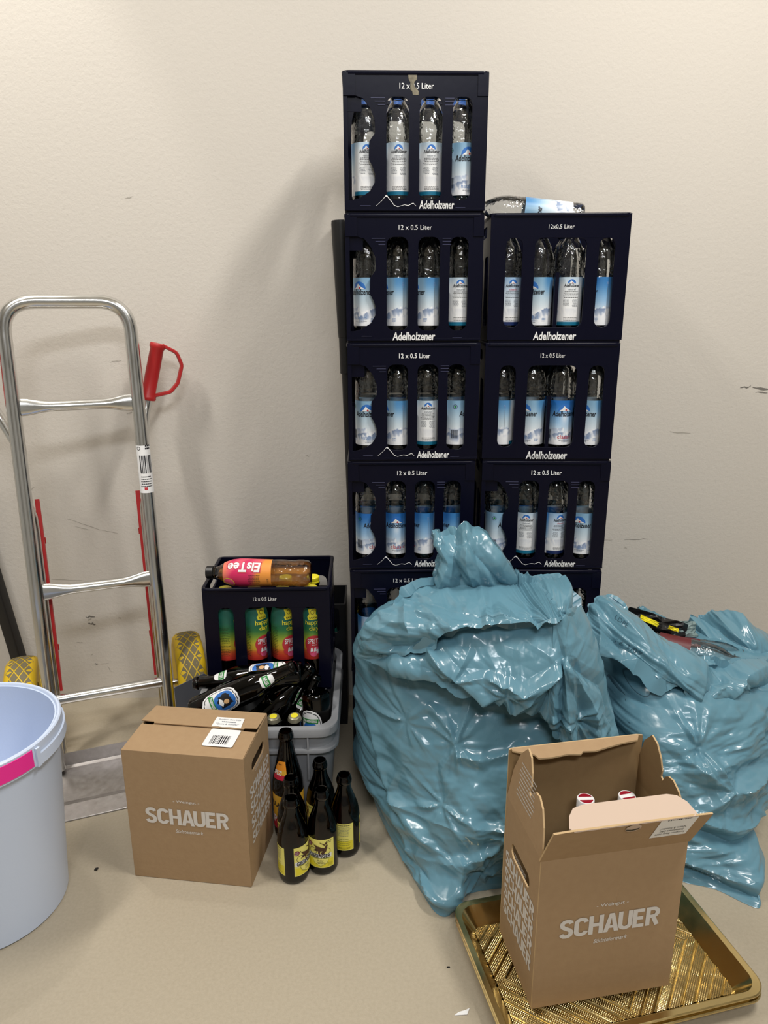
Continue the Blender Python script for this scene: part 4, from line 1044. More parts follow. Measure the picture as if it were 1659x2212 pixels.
for s in (-1, 1):
    x = s * .1425
    b = MB(); b.tube([hp(x - s * .004, .014, .685), hp(x - s * .009, .027, .66), hp(x - s * .010, .031, .62), hp(x - s * .010, .031, .05), hp(x - s * .004, .02, .03)], .0125, 14); b.obj('rear_tube', A, t)
    b = MB(); sk = []; xk = x - s * .0225
    for z, y0, y1 in ((.20, .040, .042), (.27, .036, .056), (.61, .036, .056), (.70, .040, .042)): sk.append([hp(xk - .0055, y0, z), hp(xk + .0055, y0, z), hp(xk + .0055, y1, z), hp(xk - .0055, y1, z)])
    b.loops(sk, 0, False, cap0=True, cap1=True)
    for z in (.31, .45, .59): b.box(-.0075, .0075, 0, .004, -.008, .008, 0, Matrix.Translation(hp(xk, .0545, z)))
    b.obj('stair_skid', M['red_plastic'], t)
    # grip branch, sleeve and hand guard
    ex_ = .028 if s < 0 else 0; g0 = Vector((s * (.169 + ex_), .190, .935)); g1 = Vector((s * (.206 + ex_ * 1.6), .184, 1.072))
    b = MB(); b.tube([hp(x + s * .003, .012, .80), hp(x + s * .007, .022, .845), (s * (.157 + ex_ * .6), .178, .89), tuple(g0), tuple(g0.lerp(g1, .97))], .0125, 14); b.obj('grip_tube', A, t)
    b = MB(); dr = (g1 - g0).normalized(); Mg = along(g0, g1)
    b.lathe([(.0127, -.004), (.0205, -.004), (.0215, .0), (.0205, .006), (.0175, .010), (.0178, .06), (.0172, .128), (.0200, .133), (.0200, .139), (.0185, .143), (0, .143)], 24, 0, Mg)
    b.obj('grip', M['red_plastic'], t)
    b = MB(); gp = fillet([g0.lerp(g1, .97) + Vector((s * .012, 0, 0)), g0.lerp(g1, .86) + Vector((s * .050, 0, -.004)), g0.lerp(g1, .62) + Vector((s * .070, .0, -.004)), g0.lerp(g1, .30) + Vector((s * .068, 0, -.006)), g0.lerp(g1, .18) + Vector((s * .052, 0, -.012)), g0.lerp(g1, .06) + Vector((s * .014, 0, -.004))], .02, 6)
    L_ = []
    for i, p in enumerate(gp):
        tg = (gp[min(i + 1, len(gp) - 1)] - gp[max(i - 1, 0)]).normalized(); sd = Vector((0, 1, 0)); nn = tg.cross(sd).normalized()
        L_.append([tuple(p + sd * u * .010 + nn * v * .0045) for u, v in ((-1, -.6), (-.6, -1), (.6, -1), (1, -.6), (1, .6), (.6, 1), (-.6, 1), (-1, .6))])
    b.loops(L_, 0, True, cap0=True, cap1=True); b.obj('hand_guard', M['red_plastic'], t)
    # wheel: tyre with lozenge tread, hub
    Mw = Matrix.Translation((s * .212, .132, .136)) @ Matrix.Rotation(PI / 2, 4, 'Y')
    wh = thing('w', '', ''); COL.objects.unlink(wh); bpy.data.objects.remove(wh)
    b = MB(); b.lathe([(.062, -.030), (.085, -.036), (.108, -.040), (.124, -.037), (.1325, -.028), (.1355, -.014), (.136, 0), (.1355, .014), (.1325, .028), (.124, .037), (.108, .040), (.085, .036), (.062, .030), (.062, -.030)], 72, 0, Mw)
    n0 = 0
    for k in range(40):
        for j in range(-2, 3):
            if (j + k) % 2: continue
            a = 2 * PI * k / 40; hi, lo = [], []
            for ft in (-1, -.66, -.33, 0, .33, .66, 1):
                for lst, sg in ((hi, 1), (lo, -1)):
                    zz = j * .0112 + sg * (1.02 - abs(ft)) * .0096; r_ = float(np.interp(abs(zz), [0, .014, .028, .037], [.136, .1355, .1325, .124])) + .0007
                    lst.append((r_ * math.sin(a + ft * .13), -r_ * math.cos(a + ft * .13), zz))
            b.loops([hi, lo], 1, False, Mw, closed=False)
    tyre = b.obj('tyre', [M['yellow_tyre'], M['grey_tread']], t, recalc=False); tyre['label'] = 'yellow tyre with grey lozenge tread'
    b = MB(); b.lathe([(0, -.030), (.020, -.030), (.022, -.022), (.058, -.020), (.0625, -.028), (.0625, .028), (.058, .020), (.022, .022), (.020, .030), (0, .030)], 40, 0, Mw); b.obj('wheel_hub', M['steel_dark'], tyre)
    # mudguard plate in front of the wheel
    b = MB(); b.plate([(.158, .012), (.192, .012), (.206, .10), (.245, .213), (.244, .226), (.236, .233), (.158, .207)], [], lambda xx, z, d: (s * xx, -.034 + d, z), .0025); b.obj('mudguard', M['steel_dark'], t, bevel=.0006)
b = MB(); b.tube([(-.2, .132, .136), (.2, .132, .136)], .009, 12); b.obj('axle', A, t)
b = MB()
prof = [(.026, .042), (.022, .044), (.020, .008), (.012, .0045), (-.130, .0045), (-.150, .0095), (-.202, .0035), (-.203, .001), (-.150, .005), (-.130, .001), (.022, .001)]
b.loops([[(x, y, z) for y, z in prof] for x in (-.165, .165)], 0, False, cap0=True, cap1=True); b.obj('toe_plate', M['alu_plate'], t, bevel=.0006)
b = MB(); L_ = []
for k in range(13):
    a = -.55 - 1.9 + 1.9 * 2 * k / 12
    L_.append((a,))
fn = lambda x, z: (.1425 + .0175 * math.sin(x / .0175), LE * z - .0175 * math.cos(x / .0175), z)
for i, z in enumerate(np.linspace(.705, .825, 2)): pass
b.loops([[fn(x, z) for x in np.linspace(-.022, .026, 12)] for z in (.705, .745, .785, .825)], 0, True, closed=False)
fk = lambda x, z: (.1425 + .0179 * math.sin(x / .0175), LE * z - .0179 * math.cos(x / .0175), z)
b.plate(circ(-.012, .818, .0048, 14), [circ(-.012, .818, .0036, 14)], lambda x, z, d: fk(x, z), 0.0, 1)
barcode(b, fk, -.012, .02, .755, .80, 1, 9); micro(b, fk, .0, .03, .745, 5, .006, .0022, 1, 3); micro(b, fk, .012, .016, .822, 2, .007, .004, 1, 5); b.flat([(-.006, .713), (.002, .713), (.002, .720), (-.006, .720)], fk, 2)
b.obj('type_sticker', [M['paper'], M['black_ink'], M['red_ink']], t, recalc=False)

# ------------------------------------------------------------------ blue refuse bags
def _h(i, j, s): 
    v = np.sin(i * 127.1 + j * 311.7 + s * 74.7) * 43758.5453
    return v - np.floor(v)
def facet(x, y, s):
    """heights on a jittered triangle lattice, linear inside each triangle: flat facets with sharp creases"""
    t = (x + y) * 0.3660254; X, Y = x + t, y + t
    i, j = np.floor(X), np.floor(Y); u, v = X - i, Y - j
    a = _h(i, j, s); b_ = _h(i + 1, j, s); c = _h(i, j + 1, s); d = _h(i + 1, j + 1, s)
    return np.where(u > v, a * (1 - u) + b_ * (u - v) + d * v, a * (1 - v) + c * (v - u) + d * u) - .5
def wob(x, y, s): return np.sin(x * 1.7 + 2.1 * s) * .5 + np.sin(y * 2.3 + x * .9 + s) * .5
def folds(x, y, s, amp):
    """crumpled film: three sizes of facets over a wobbling domain"""
    xw, yw = x + .35 * wob(x * .9, y * .9, s), y + .35 * wob(y * .8, x * 1.1, s + 3)
    return amp * (facet(xw, yw, s) + .5 * facet(xw * 2.1 + 5, yw * 2.1, s + 1) + .25 * facet(xw * 4.6, yw * 4.6 + 3, s + 2))
def star(P, c, n, ln, amp, ph=0.0, seed=1):
    """pinched spot: straight tension creases of uneven length running out from it"""
    dx, dz = P[..., 0] - c[0], P[..., 2] - c[2]; near = np.exp(-((P[..., 1] - c[1]) / .14) ** 2); q_ = random.Random(int(seed * 91 + n * 7 + c[0] * 1000)); d = 0
    for k in range(n):
        a = 2 * PI * (k + q_.uniform(-.38, .38)) / n + ph; l = ln * q_.uniform(.5, 1.5); am = amp * q_.uniform(.3, 1.0) * (1 if q_.random() < .75 else -.8)
        t = dx * math.cos(a) + dz * math.sin(a); p = -dx * math.sin(a) + dz * math.cos(a); tp = np.maximum(t, 0)
        d = d + np.where(t > 0, am * np.clip(tp / .02, 0, 1) * np.exp(-(tp / l) ** 2) * np.clip(1 - np.abs(p) / (.0045 + .13 * tp), 0, 1), 0)
    return (d - amp * .25 * np.exp(-(dx * dx + dz * dz) / .0003)) * near
def ridge(P, pts, amp, wd):
    """crease along a polyline given in (x, z)"""
    X, Z = P[..., 0], P[..., 2]; best = np.full(X.shape, 1e9)
    for (x0, z0), (x1, z1) in zip(pts, pts[1:]):
        dx, dz = x1 - x0, z1 - z0; t = np.clip(((X - x0) * dx + (Z - z0) * dz) / (dx * dx + dz * dz), 0, 1)
        best = np.minimum(best, np.hypot(X - x0 - t * dx, Z - z0 - t * dz))
    return amp * np.clip(1 - best / wd, 0, 1) ** 1.3
def grid_normals(P, wrap_u):
    du = np.roll(P, -1, 0) - np.roll(P, 1, 0) if wrap_u else np.gradient(P, axis=0)
    dv = np.gradient(P, axis=1)
    n = np.cross(du, dv); return n / (np.linalg.norm(n, axis=-1, keepdims=True) + 1e-9)
def grid_mesh(name, P, m, wrap_u, caps=True, parent=None, floor_z=None):
    nu, nv = P.shape[:2]
    if floor_z is not None: P[..., 2] = np.maximum(P[..., 2], floor_z)
    idx = np.arange(nu * nv).reshape(nu, nv); A = idx if not wrap_u else np.vstack([idx, idx[:1]])
    f = np.stack([A[:-1, :-1], A[1:, :-1], A[1:, 1:], A[:-1, 1:]], -1).reshape(-1, 4).tolist()
    if caps and wrap_u: f += [idx[::-1, 0].tolist(), idx[:, -1].tolist()]
    me = bpy.data.meshes.new(name); me.from_pydata(P.reshape(-1, 3).tolist(), [], f); me.materials.append(m)
    bm = bmesh.new(); bm.from_mesh(me); bmesh.ops.recalc_face_normals(bm, faces=bm.faces); bm.to_mesh(me); bm.free()
    me.polygons.foreach_set('use_smooth', [True] * len(me.polygons)); me.set_sharp_from_angle(angle=.75); me.update()
    return put(name, me, parent)
def smooth_closed(C, n):
    """closed Catmull-Rom through k control points -> n points"""
    C = np.array(C, float); k = len(C); out = []
    for q in range(n):
        t = q / n * k; i = int(t); f = t - i
        p0, p1, p2, p3 = C[(i - 1) % k], C[i % k], C[(i + 1) % k], C[(i + 2) % k]
        out.append(.5 * (2 * p1 + (p2 - p0) * f + (2 * p0 - 5 * p1 + 4 * p2 - p3) * f * f + (3 * p1 - p0 - 3 * p2 + p3) * f ** 3))
    return np.array(out)
def belly(levels, nz, nth):
    zs = [l[0] for l in levels]; K = np.array([l[1] for l in levels], float)
    P = np.zeros((nth, nz, 3))
    for j in range(nz):
        z = zs[0] + (zs[-1] - zs[0]) * j / (nz - 1)
        c = crom(K, zs, z); ring = smooth_closed(c, nth)
        P[:, j, :2] = ring; P[:, j, 2] = z
    return P
def sheet(T, B, bulge, n, m, back=.012, sag=0.0, power=.75):
    """puffed fold of film between an upper and a lower edge, with a real back side"""
    T, B = np.array(T, float), np.array(B, float); k = len(T); ts = list(range(k))
    nu = 2 * m; P = np.zeros((nu, n, 3))
    for i in range(n):
        t = (k - 1) * i / (n - 1); a, c = crom(T, ts, t), crom(B, ts, t); g = crom(np.array(bulge, float), ts, t)
        out = np.array([0, -1.0, .35]); out = out / np.linalg.norm(out)
        for j in range(nu):
            v = j / m if j < m else 2 - j / m
            s = math.sin(PI * v) ** power if 0 < v < 1 else 0
            p = a * (1 - v) + c * v
            p = p + out * (g * s if j < m else -back * s)
            P[j, i] = p
    return P

# --- the big tied bag in front of the crate stacks
BAG = thing('refuse_bag', 'big tied blue plastic refuse bag leaning on the crate stacks', 'bag')
lv = [(.0, [(.07, -.06), (.07, -.22), (.14, -.43), (.187, -.510), (.260, -.452), (.47, -.415), (.57, -.30), (.56, -.08), (.3, -.04)]),
      (.03, [(.055, -.05), (.055, -.22), (.128, -.42), (.191, -.506), (.264, -.458), (.49, -.425), (.57, -.30), (.58, -.07), (.3, -.035)]),
      (.08, [(.04, -.05), (.036, -.21), (.115, -.385), (.212, -.472), (.29, -.462), (.50, -.43), (.57, -.30), (.59, -.06), (.3, -.035)]),
      (.17, [(.03, -.05), (.019, -.19), (.095, -.345), (.20, -.43), (.31, -.46), (.50, -.435), (.57, -.28), (.59, -.06), (.3, -.035)]),
      (.27, [(.032, -.05), (.022, -.18), (.09, -.32), (.19, -.39), (.31, -.42), (.49, -.42), (.59, -.27), (.57, -.06), (.3, -.035)]),
      (.36, [(.04, -.06), (.033, -.17), (.095, -.29), (.19, -.35), (.31, -.375), (.46, -.37), (.55, -.25), (.53, -.07), (.3, -.035)]),
      (.44, [(.07, -.07), (.06, -.16), (.12, -.24), (.20, -.29), (.30, -.31), (.42, -.30), (.49, -.21), (.47, -.08), (.3, -.04)]),
      (.51, [(.14, -.10), (.13, -.15), (.17, -.19), (.23, -.22), (.30, -.23), (.37, -.22), (.41, -.18), (.40, -.11), (.3, -.08)]),
      (.53, [(.22, -.13), (.215, -.15), (.235, -.16), (.26, -.175), (.30, -.18), (.33, -.175), (.345, -.16), (.34, -.14), (.3, -.12)])]
P = belly(lv, 210, 420)
N = grid_normals(P, True)
th = np.linspace(0, 1, P.shape[0], endpoint=False)[:, None] * 1.9; zz = P[..., 2]
SX, SZ = P[..., 0] * .8 + P[..., 1] * .35 + th * .0, zz
out = np.sign((N[..., 1:2] * (P[..., 1:2] + .25)).sum(-1) + N[..., 0] * (P[..., 0] - .3)); out[out == 0] = 1
N = N * out[..., None]
per = 1 / .11
ca, sa = math.cos(-.55), math.sin(-.55)
U, V = SX * ca - SZ * sa, SX * sa + SZ * ca
d = folds(SX * per * .8, SZ * per * .8, 3, .030) + .6 * folds(U * 8, V * 26, 5, .012) * np.clip((.33 - zz) / .15, 0, 1) + .5 * folds(SX * 16, SZ * 30, 8, .008)
d = d + star(P, (.085, -.31, .155), 9, .10, .013, .1, 1) + star(P, (.19, -.38, .19), 8, .09, .010, .4, 2) + star(P, (.275, -.46, .05), 9, .10, .012, .2, 4) + star(P, (.33, -.45, .16), 8, .08, .011, .6, 5) + star(P, (.13, -.40, .045), 7, .07, .010, .3, 6) + star(P, (.22, -.36, .31), 9, .08, .011, .0, 7) + star(P, (.12, -.27, .33), 9, .08, .010, .0, 9)
for pts, a, wd in [([(.05, .26), (.085, .16), (.16, .11), (.24, .075)], .012, .022), ([(.09, .15), (.2, .155), (.33, .14)], .008, .018), ([(.12, .065), (.2, .085), (.34, .13)], .010, .02), ([(.16, .03), (.25, .03), (.37, .075)], .012, .025), ([(.2, .0), (.215, .04), (.23, .09)], .010, .02),
                   ([(.18, .36), (.21, .33), (.225, .29), (.27, .285)], .014, .02), ([(.29, .29), (.33, .30), (.36, .315)], .012, .018)]:
    d = d + ridge(P, pts, a, wd)
d = d * np.clip(.25 + zz / .03, 0, 1)
P = P + N * d[..., None]
P[..., 1] = np.minimum(P[..., 1], -.012); P[..., 0] = np.minimum(P[..., 0], .572)
grid_mesh('bag_body', P, M['bag'], True, True, BAG, .0008)

def fold_sheet(name, T, B, bulge, n, m, back, fn, parent, ends=14):
    """sheet() with its own displacement fn(P) pushed out along the film"""
    P = sheet(T, B, bulge, n, m, back); N = grid_normals(P, True)
    s_ = np.sign(N[..., 1] * np.where(np.arange(P.shape[0]) < m, -1, 1)[:, None] + 1e-6); N = N * s_[..., None]
    edge = np.clip(np.minimum(np.linspace(0, 1, n), np.linspace(1, 0, n)) * ends, .15, 1)[None, :]
    P = P + N * (fn(P) * edge)[..., None]; P[..., 1] = np.minimum(P[..., 1], -.012) if parent is BAG else P[..., 1]
    return grid_mesh(name, P, M['bag'], True, True, parent)
K = (0.397, -0.38, 0.582)                    # where the neck is knotted
def polar(P): return np.arctan2(P[..., 2] - K[2], P[..., 0] - K[0]), np.hypot(P[..., 2] - K[2], P[..., 0] - K[0])
def ridges(P, L_): return sum(ridge(P, p, a, w_) for p, a, w_ in L_)
def d_up(P):
    a, r = polar(P)
    return (folds(P[..., 0] * 5, P[..., 2] * 22 - P[..., 0] * 6, 12, .028) + folds(P[..., 0] * 13, P[..., 2] * 20, 13, .012) + .8 * folds(a * 7, r * 7, 17, .016) * np.exp(-r / .13) * np.clip(r / .03, 0, 1)
            + star(P, (.26, -.36, .535), 7, .09, .012, .3, 5) + ridges(P, [([(.03, .47), (.10, .535), (.19, .56), (.30, .55), (.41, .52)], .014, .03), ([(.09, .49), (.17, .52), (.28, .515), (.41, .515)], -.016, .02), ([(.30, .585), (.35, .56), (.405, .52)], .012, .016), ([(.36, .59), (.385, .555), (.412, .52)], -.012, .012), ([(.25, .51), (.33, .515), (.40, .513)], .010, .010), ([(.12, .57), (.135, .53), (.12, .49)], .010, .018)]))
def d_lo(P):
    a, r = polar(P)
    return (folds(P[..., 0] * 7 + 3, P[..., 2] * 7 + P[..., 0] * 4, 21, .030) + folds(P[..., 0] * 17, P[..., 2] * 17, 23, .005) + star(P, (.31, -.42, .44), 9, .07, .014, .5, 8) + star(P, (.21, -.38, .46), 8, .06, .012, .1, 9)
            + ridges(P, [([(.17, .50), (.215, .46), (.27, .425)], .020, .022), ([(.15, .47), (.21, .44), (.30, .41)], -.010, .02), ([(.28, .47), (.34, .455), (.40, .49)], .014, .016), ([(.33, .41), (.36, .45), (.41, .50)], .014, .016), ([(.37, .38), (.385, .44), (.412, .50)], -.014, .014)]))
def d_ha(P):
    return (folds(P[..., 0] * 20 + P[..., 2] * 7, P[..., 2] * 5, 31, .022) + folds(P[..., 0] * 20, P[..., 2] * 18, 33, .006) + star(P, (.445, -.43, .39), 9, .07, .014, .2, 2) + star(P, (.49, -.42, .345), 7, .05, .012, .6, 4)
            + ridges(P, [([(.415, .50), (.425, .42), (.437, .33)], .016, .016), ([(.425, .505), (.465, .43), (.50, .32)], .016, .018), ([(.43, .51), (.50, .44), (.545, .33)], -.012, .014), ([(.41, .5), (.412, .44), (.415, .36)], -.014, .014)]))
def d_tu(P): return folds(P[..., 0] * 16, P[..., 2] * 16, 41, .022) + folds(P[..., 0] * 34, P[..., 2] * 34, 43, .008)
fold_sheet('lower_fold', [(.086, -.27, .462), (.143, -.31, .492), (.198, -.34, .537), (.272, -.35, .556), (.335, -.36, .565), (.379, -.37, .574), (.411, -.38, .582), (.428, -.385, .578)], [(.047, -.28, .438), (.122, -.34, .444), (.193, -.38, .438), (.264, -.4, .421), (.318, -.41, .412), (.353, -.415, .404), (.385, -.42, .394), (.414, -.42, .367)], [.008, .02, .028, .032, .036, .036, .03, .015], 260, 90, .05, d_lo, BAG)
fold_sheet('upper_fold', [(0.015, -0.25, 0.449), (0.047, -0.26, 0.503), (0.096, -0.26, 0.563), (0.146, -0.24, 0.599), (0.207, -0.22, 0.598), (0.287, -0.21, 0.601), (0.357, -0.21, 0.605), (0.393, -0.23, 0.605), (0.411, -0.28, 0.593), (0.418, -0.33, 0.584), (0.419, -0.37, 0.582)], [(0.017, -0.25, 0.434), (0.061, -0.29, 0.448), (0.117, -0.33, 0.482), (0.166, -0.36, 0.521), (0.205, -0.375, 0.557), (0.262, -0.385, 0.57), (0.319, -0.39, 0.576), (0.357, -0.395, 0.581), (0.383, -0.4, 0.585), (0.4, -0.4, 0.585), (0.413, -0.4, 0.587)], [.004, .012, .016, .02, .024, .026, .026, .024, .02, .014, .008], 320, 110, .05, d_up, BAG)
fold_sheet('knot_tuft', [(0.376, -0.2, 0.58), (0.402, -0.19, 0.594), (0.44, -0.18, 0.596), (0.472, -0.18, 0.585), (0.489, -0.2, 0.554), (0.51, -0.23, 0.527)], [(0.388, -0.26, 0.564), (0.403, -0.3, 0.571), (0.419, -0.33, 0.569), (0.438, -0.33, 0.563), (0.464, -0.31, 0.549), (0.498, -0.27, 0.525)], [.01, .025, .035, .035, .03, .012], 120, 60, .04, d_tu, BAG, 8)
fold_sheet('hanging_fold', [(0.399, -0.39, 0.576), (0.407, -0.39, 0.586), (0.42, -0.39, 0.592), (0.439, -0.37, 0.596), (0.465, -0.33, 0.583), (0.502, -0.26, 0.533)], [(0.385, -0.43, 0.395), (0.412, -0.43, 0.349), (0.44, -0.43, 0.337), (0.481, -0.42, 0.33), (0.522, -0.4, 0.32), (0.561, -0.36, 0.305)], [.012, .022, .03, .03, .025, .010], 200, 160, .03, d_ha, BAG, 10)
spT = [(.179, -.2, .706), (.192, -.2, .7), (.205, -.2, .698), (.231, -.2, .71), (.255, -.2, .713), (.275, -.2, .707), (.306, -.2, .677), (.338, -.2, .634), (.364, -.2, .599)]
spB = [(.185, -.2, .685), (.197, -.21, .647), (.195, -.22, .582), (.231, -.23, .564), (.256, -.23, .564), (.276, -.23, .564), (.305, -.23, .569), (.337, -.22, .57), (.369, -.2, .581)]
P = sheet(spT, spB, [.012, .024, .04, .05, .055, .05, .045, .03, .012], 160, 90, .035)
N = grid_normals(P, True); flip = np.sign(N[..., 1] * np.where(np.arange(P.shape[0]) < 90, -1, 1)[:, None] + 1e-6); N = N * flip[..., None]
d = folds(P[..., 0] * 13 + P[..., 2] * 8, P[..., 2] * 7, 24, .022) + folds(P[..., 0] * 22, P[..., 2] * 22, 23, .004)
for pts, a, wd in [([(.225, .70), (.215, .66), (.235, .62), (.23, .57)], -.010, .018), ([(.25, .71), (.245, .65), (.262, .6), (.27, .57)], .016, .02), ([(.275, .70), (.32, .64), (.36, .585)], .014, .016), ([(.25, .69), (.30, .63), (.335, .58)], -.012, .014), ([(.185, .70), (.21, .65), (.2, .59)], .012, .014)]:
    d = d + ridge(P, pts, a, wd)
edge = np.clip(np.minimum(np.linspace(0, 1, 160), np.linspace(1, 0, 160)) * 10, .15, 1)[None, :]
P = P + N * (d * edge)[..., None]; P[..., 1] = np.minimum(P[..., 1], -.02)
grid_mesh('bag_tip', P, M['bag'], True, True, BAG)

# --- the open bag on the right
BAG2 = thing('refuse_bag', 'open blue plastic refuse bag filled with empties, right of the tied bag', 'bag')
lv = [(.0, [(.64, .06), (.63, -.22), (.65, -.40), (.70, -.435), (.755, -.455), (.822, -.505), (.838, -.42), (.885, -.22), (.90, .05)]),
      (.025, [(.63, .07), (.625, -.22), (.645, -.40), (.70, -.43), (.76, -.45), (.832, -.490), (.855, -.40), (.895, -.22), (.92, .06)]),
      (.08, [(.62, .08), (.615, -.22), (.64, -.38), (.70, -.42), (.77, -.43), (.84, -.42), (.885, -.34), (.925, -.2), (.95, .08)]),
      (.15, [(.61, .09), (.605, -.22), (.63, -.36), (.70, -.40), (.78, -.41), (.86, -.38), (.93, -.30), (.98, -.15), (.99, .08)]),
      (.22, [(.60, .09), (.60, -.20), (.63, -.33), (.70, -.37), (.78, -.38), (.87, -.35), (.97, -.27), (1.03, -.12), (1.02, .08)]),
      (.30, [(.60, .09), (.60, -.17), (.63, -.28), (.70, -.32), (.78, -.33), (.87, -.30), (.99, -.22), (1.05, -.10), (1.04, .08)]),
      (.355, [(.64, .07), (.64, -.13), (.66, -.20), (.71, -.24), (.78, -.25), (.86, -.23), (.95, -.17), (1.0, -.08), (1.0, .06)]),
      (.372, [(.70, .02), (.70, -.08), (.71, -.12), (.74, -.14), (.78, -.15), (.83, -.14), (.88, -.11), (.9, -.06), (.9, .0)])]
P = belly(lv, 170, 420); N = grid_normals(P, True); zz = P[..., 2]
out = np.sign(N[..., 1] * (P[..., 1] + .15) + N[..., 0] * (P[..., 0] - .8)); out[out == 0] = 1; N = N * out[..., None]
SX = P[..., 0] * .85 + P[..., 1] * .3; SZ = zz
d = folds(SX * 7, SZ * 9, 31, .020) + .9 * folds(SX * 7, SZ * 30 - SX * 5, 33, .016) + .5 * folds(SX * 16, SZ * 26, 38, .008)
d = d + star(P, (.93, -.29, .20), 10, .12, .016, .1, 1) + star(P, (.80, -.38, .19), 9, .08, .011, .3, 3) + star(P, (.89, -.30, .10), 8, .09, .013, .6, 5) + star(P, (.735, -.36, .27), 9, .08, .012, .2, 7)
for pts, a, wd in [([(.72, .24), (.80, .185), (.93, .205)], .018, .028), ([(.70, .12), (.80, .085), (.88, .09)], -.020, .022), ([(.70, .145), (.80, .115), (.9, .115)], .014, .02), ([(.70, .05), (.78, .03), (.86, .045)], .012, .02), ([(.70, .03), (.77, .012), (.84, .02)], -.012, .014), ([(.9, .3), (.95, .27), (1.02, .27)], .012, .02)]:
    d = d + ridge(P, pts, a, wd)
d = d * np.clip(.25 + zz / .03, 0, 1)
P = P + N * d[..., None]
P[..., 0] = np.maximum(P[..., 0], np.where(P[..., 1] > -.05, .645, .582))
body2 = grid_mesh('bag_body', P, M['bag'], True, True, BAG2, .0008)
cuffT = [(.547, -.12, .466), (.576, -.1, .492), (.609, -.08, .503), (.642, -.1, .488), (.673, -.13, .453), (.722, -.15, .427), (.77, -.17, .401), (.81, -.18, .388), (.843, -.18, .378), (.903, -.17, .372), (.979, -.15, .361), (1.08, -.1, .33)]
cuffB = [(0.541, -0.16, 0.463), (0.551, -0.18, 0.429), (0.567, -0.2, 0.411), (0.598, -0.22, 0.403), (0.643, -0.24, 0.393), (0.672, -0.26, 0.364), (0.721, -0.27, 0.365), (0.762, -0.28, 0.32), (0.821, -0.26, 0.339), (0.868, -0.25, 0.333), (0.952, -0.22, 0.29), (1.06, -0.16, 0.24)]
P = sheet(cuffT, cuffB, [.004, .02, .03, .035, .035, .035, .035, .035, .035, .03, .03, .03], 300, 90, .02)
N = grid_normals(P, True); flip = np.sign(N[..., 1] * np.where(np.arange(P.shape[0]) < 90, -1, 1)[:, None] + 1e-6); N = N * flip[..., None]
d = folds(P[..., 0] * 12 + P[..., 2] * 12, (P[..., 2] + .6 * P[..., 0]) * 30, 41, .013) + folds(P[..., 0] * 22, P[..., 2] * 22, 43, .008)
for pts, a, wd in [([(.60, .49), (.68, .41), (.76, .345)], .018, .02), ([(.59, .44), (.67, .36), (.73, .345)], -.018, .022), ([(.62, .49), (.72, .42), (.80, .385)], .008, .014), ([(.78, .345), (.80, .37), (.83, .375)], -.016, .016), ([(.82, .33), (.88, .365), (.96, .36)], .016, .02), ([(.57, .48), (.565, .43), (.57, .38)], .010, .016), ([(.85, .32), (.93, .34), (1.0, .33)], -.014, .016)]:
    d = d + ridge(P, pts, a, wd)
edge = np.clip(np.minimum(np.linspace(0, 1, 300), np.linspace(1, 0, 300)) * 14, .15, 1)[None, :]
P = P + N * (d * edge)[..., None]
cuff = grid_mesh('front_cuff', P, M['bag'], True, True, BAG2)
rearT = [(.73, .02, .429), (.788, .04, .4), (.838, .05, .369), (.869, .05, .362), (.887, .04, .383), (.928, .03, .406), (.971, .0, .422), (1.006, -.03, .391), (1.057, -.06, .335)]
rearB = [(.747, .02, .345), (.788, .0, .33), (.84, .0, .321), (.869, -.02, .305), (.903, -.05, .304), (.934, -.08, .31), (.969, -.1, .313), (1.014, -.1, .313), (1.06, -.1, .312)]
P = sheet(rearT, rearB, [.006, .012, .012, .015, .02, .03, .035, .03, .008], 220, 70, .03)
N = grid_normals(P, True); flip = np.sign(N[..., 1] * np.where(np.arange(P.shape[0]) < 70, -1, 1)[:, None] + 1e-6); N = N * flip[..., None]
d = folds(P[..., 0] * 26 + P[..., 2] * 14, P[..., 2] * 10, 51, .012) + folds(P[..., 0] * 22, P[..., 2] * 22, 53, .007)
for pts, a, wd in [([(.885, .38), (.91, .35), (.93, .31)], .014, .014), ([(.93, .40), (.97, .36), (1.01, .31)], .014, .018), ([(.90, .39), (.94, .37), (.98, .36)], -.010, .012)]:
    d = d + ridge(P, pts, a, wd)
P = P + N * d[..., None]
grid_mesh('rear_cuff', P, M['bag'], True, True, BAG2)
# faded print on the film, laid onto the cuff and the body
def on_film(o, body, x, z, wd, ht, rot, parent):
    bvh = BVHTree.FromObject(o, bpy.context.evaluated_depsgraph_get())
    vs, fs = (text2d(body, 0, 0) if isinstance(body, str) else body); pts = []
    for px, pz in vs:
        a, c = px * wd, pz * ht
        h = bvh.ray_cast(Vector((x + a * math.cos(rot) - c * math.sin(rot), -1.2, z + a * math.sin(rot) + c * math.cos(rot))), Vector((0, 1, 0)))
        if h[0] is None: return
        pts.append(tuple(h[0] + Vector((0, -.0012, .0004))))
    b = MB(); b.add(pts, fs); b.obj('film_print', M['film_ink'], parent, recalc=False)
M['film_ink'] = mat('film_ink', rgb(58, 92, 108), .5)
on_film(cuff, '16 3/09', .622, .462 - .03, .046, .0105, -.28, BAG2)
def annulus(k):
    n = 28; v = [(.5 * math.cos(2 * PI * i / n), .5 * math.sin(2 * PI * i / n)) for i in range(n)] + [(k * math.cos(2 * PI * i / n), k * math.sin(2 * PI * i / n)) for i in range(n)]
    return v, [(i, (i + 1) % n, n + (i + 1) % n, n + i) for i in range(n)]
on_film(body2, annulus(.46), .648, .345, .036, .030, 0, BAG2)
on_film(body2, ([(-.3, -.5), (-.1, -.5), (-.1, .35), (-.3, .35), (-.5, .35), (-.2, .5), (.3, .4), (.1, .2)], [(0, 1, 2, 3), (4, 3, 2, 7, 6, 5)]), .618, .30, .016, .040, 0, BAG2)
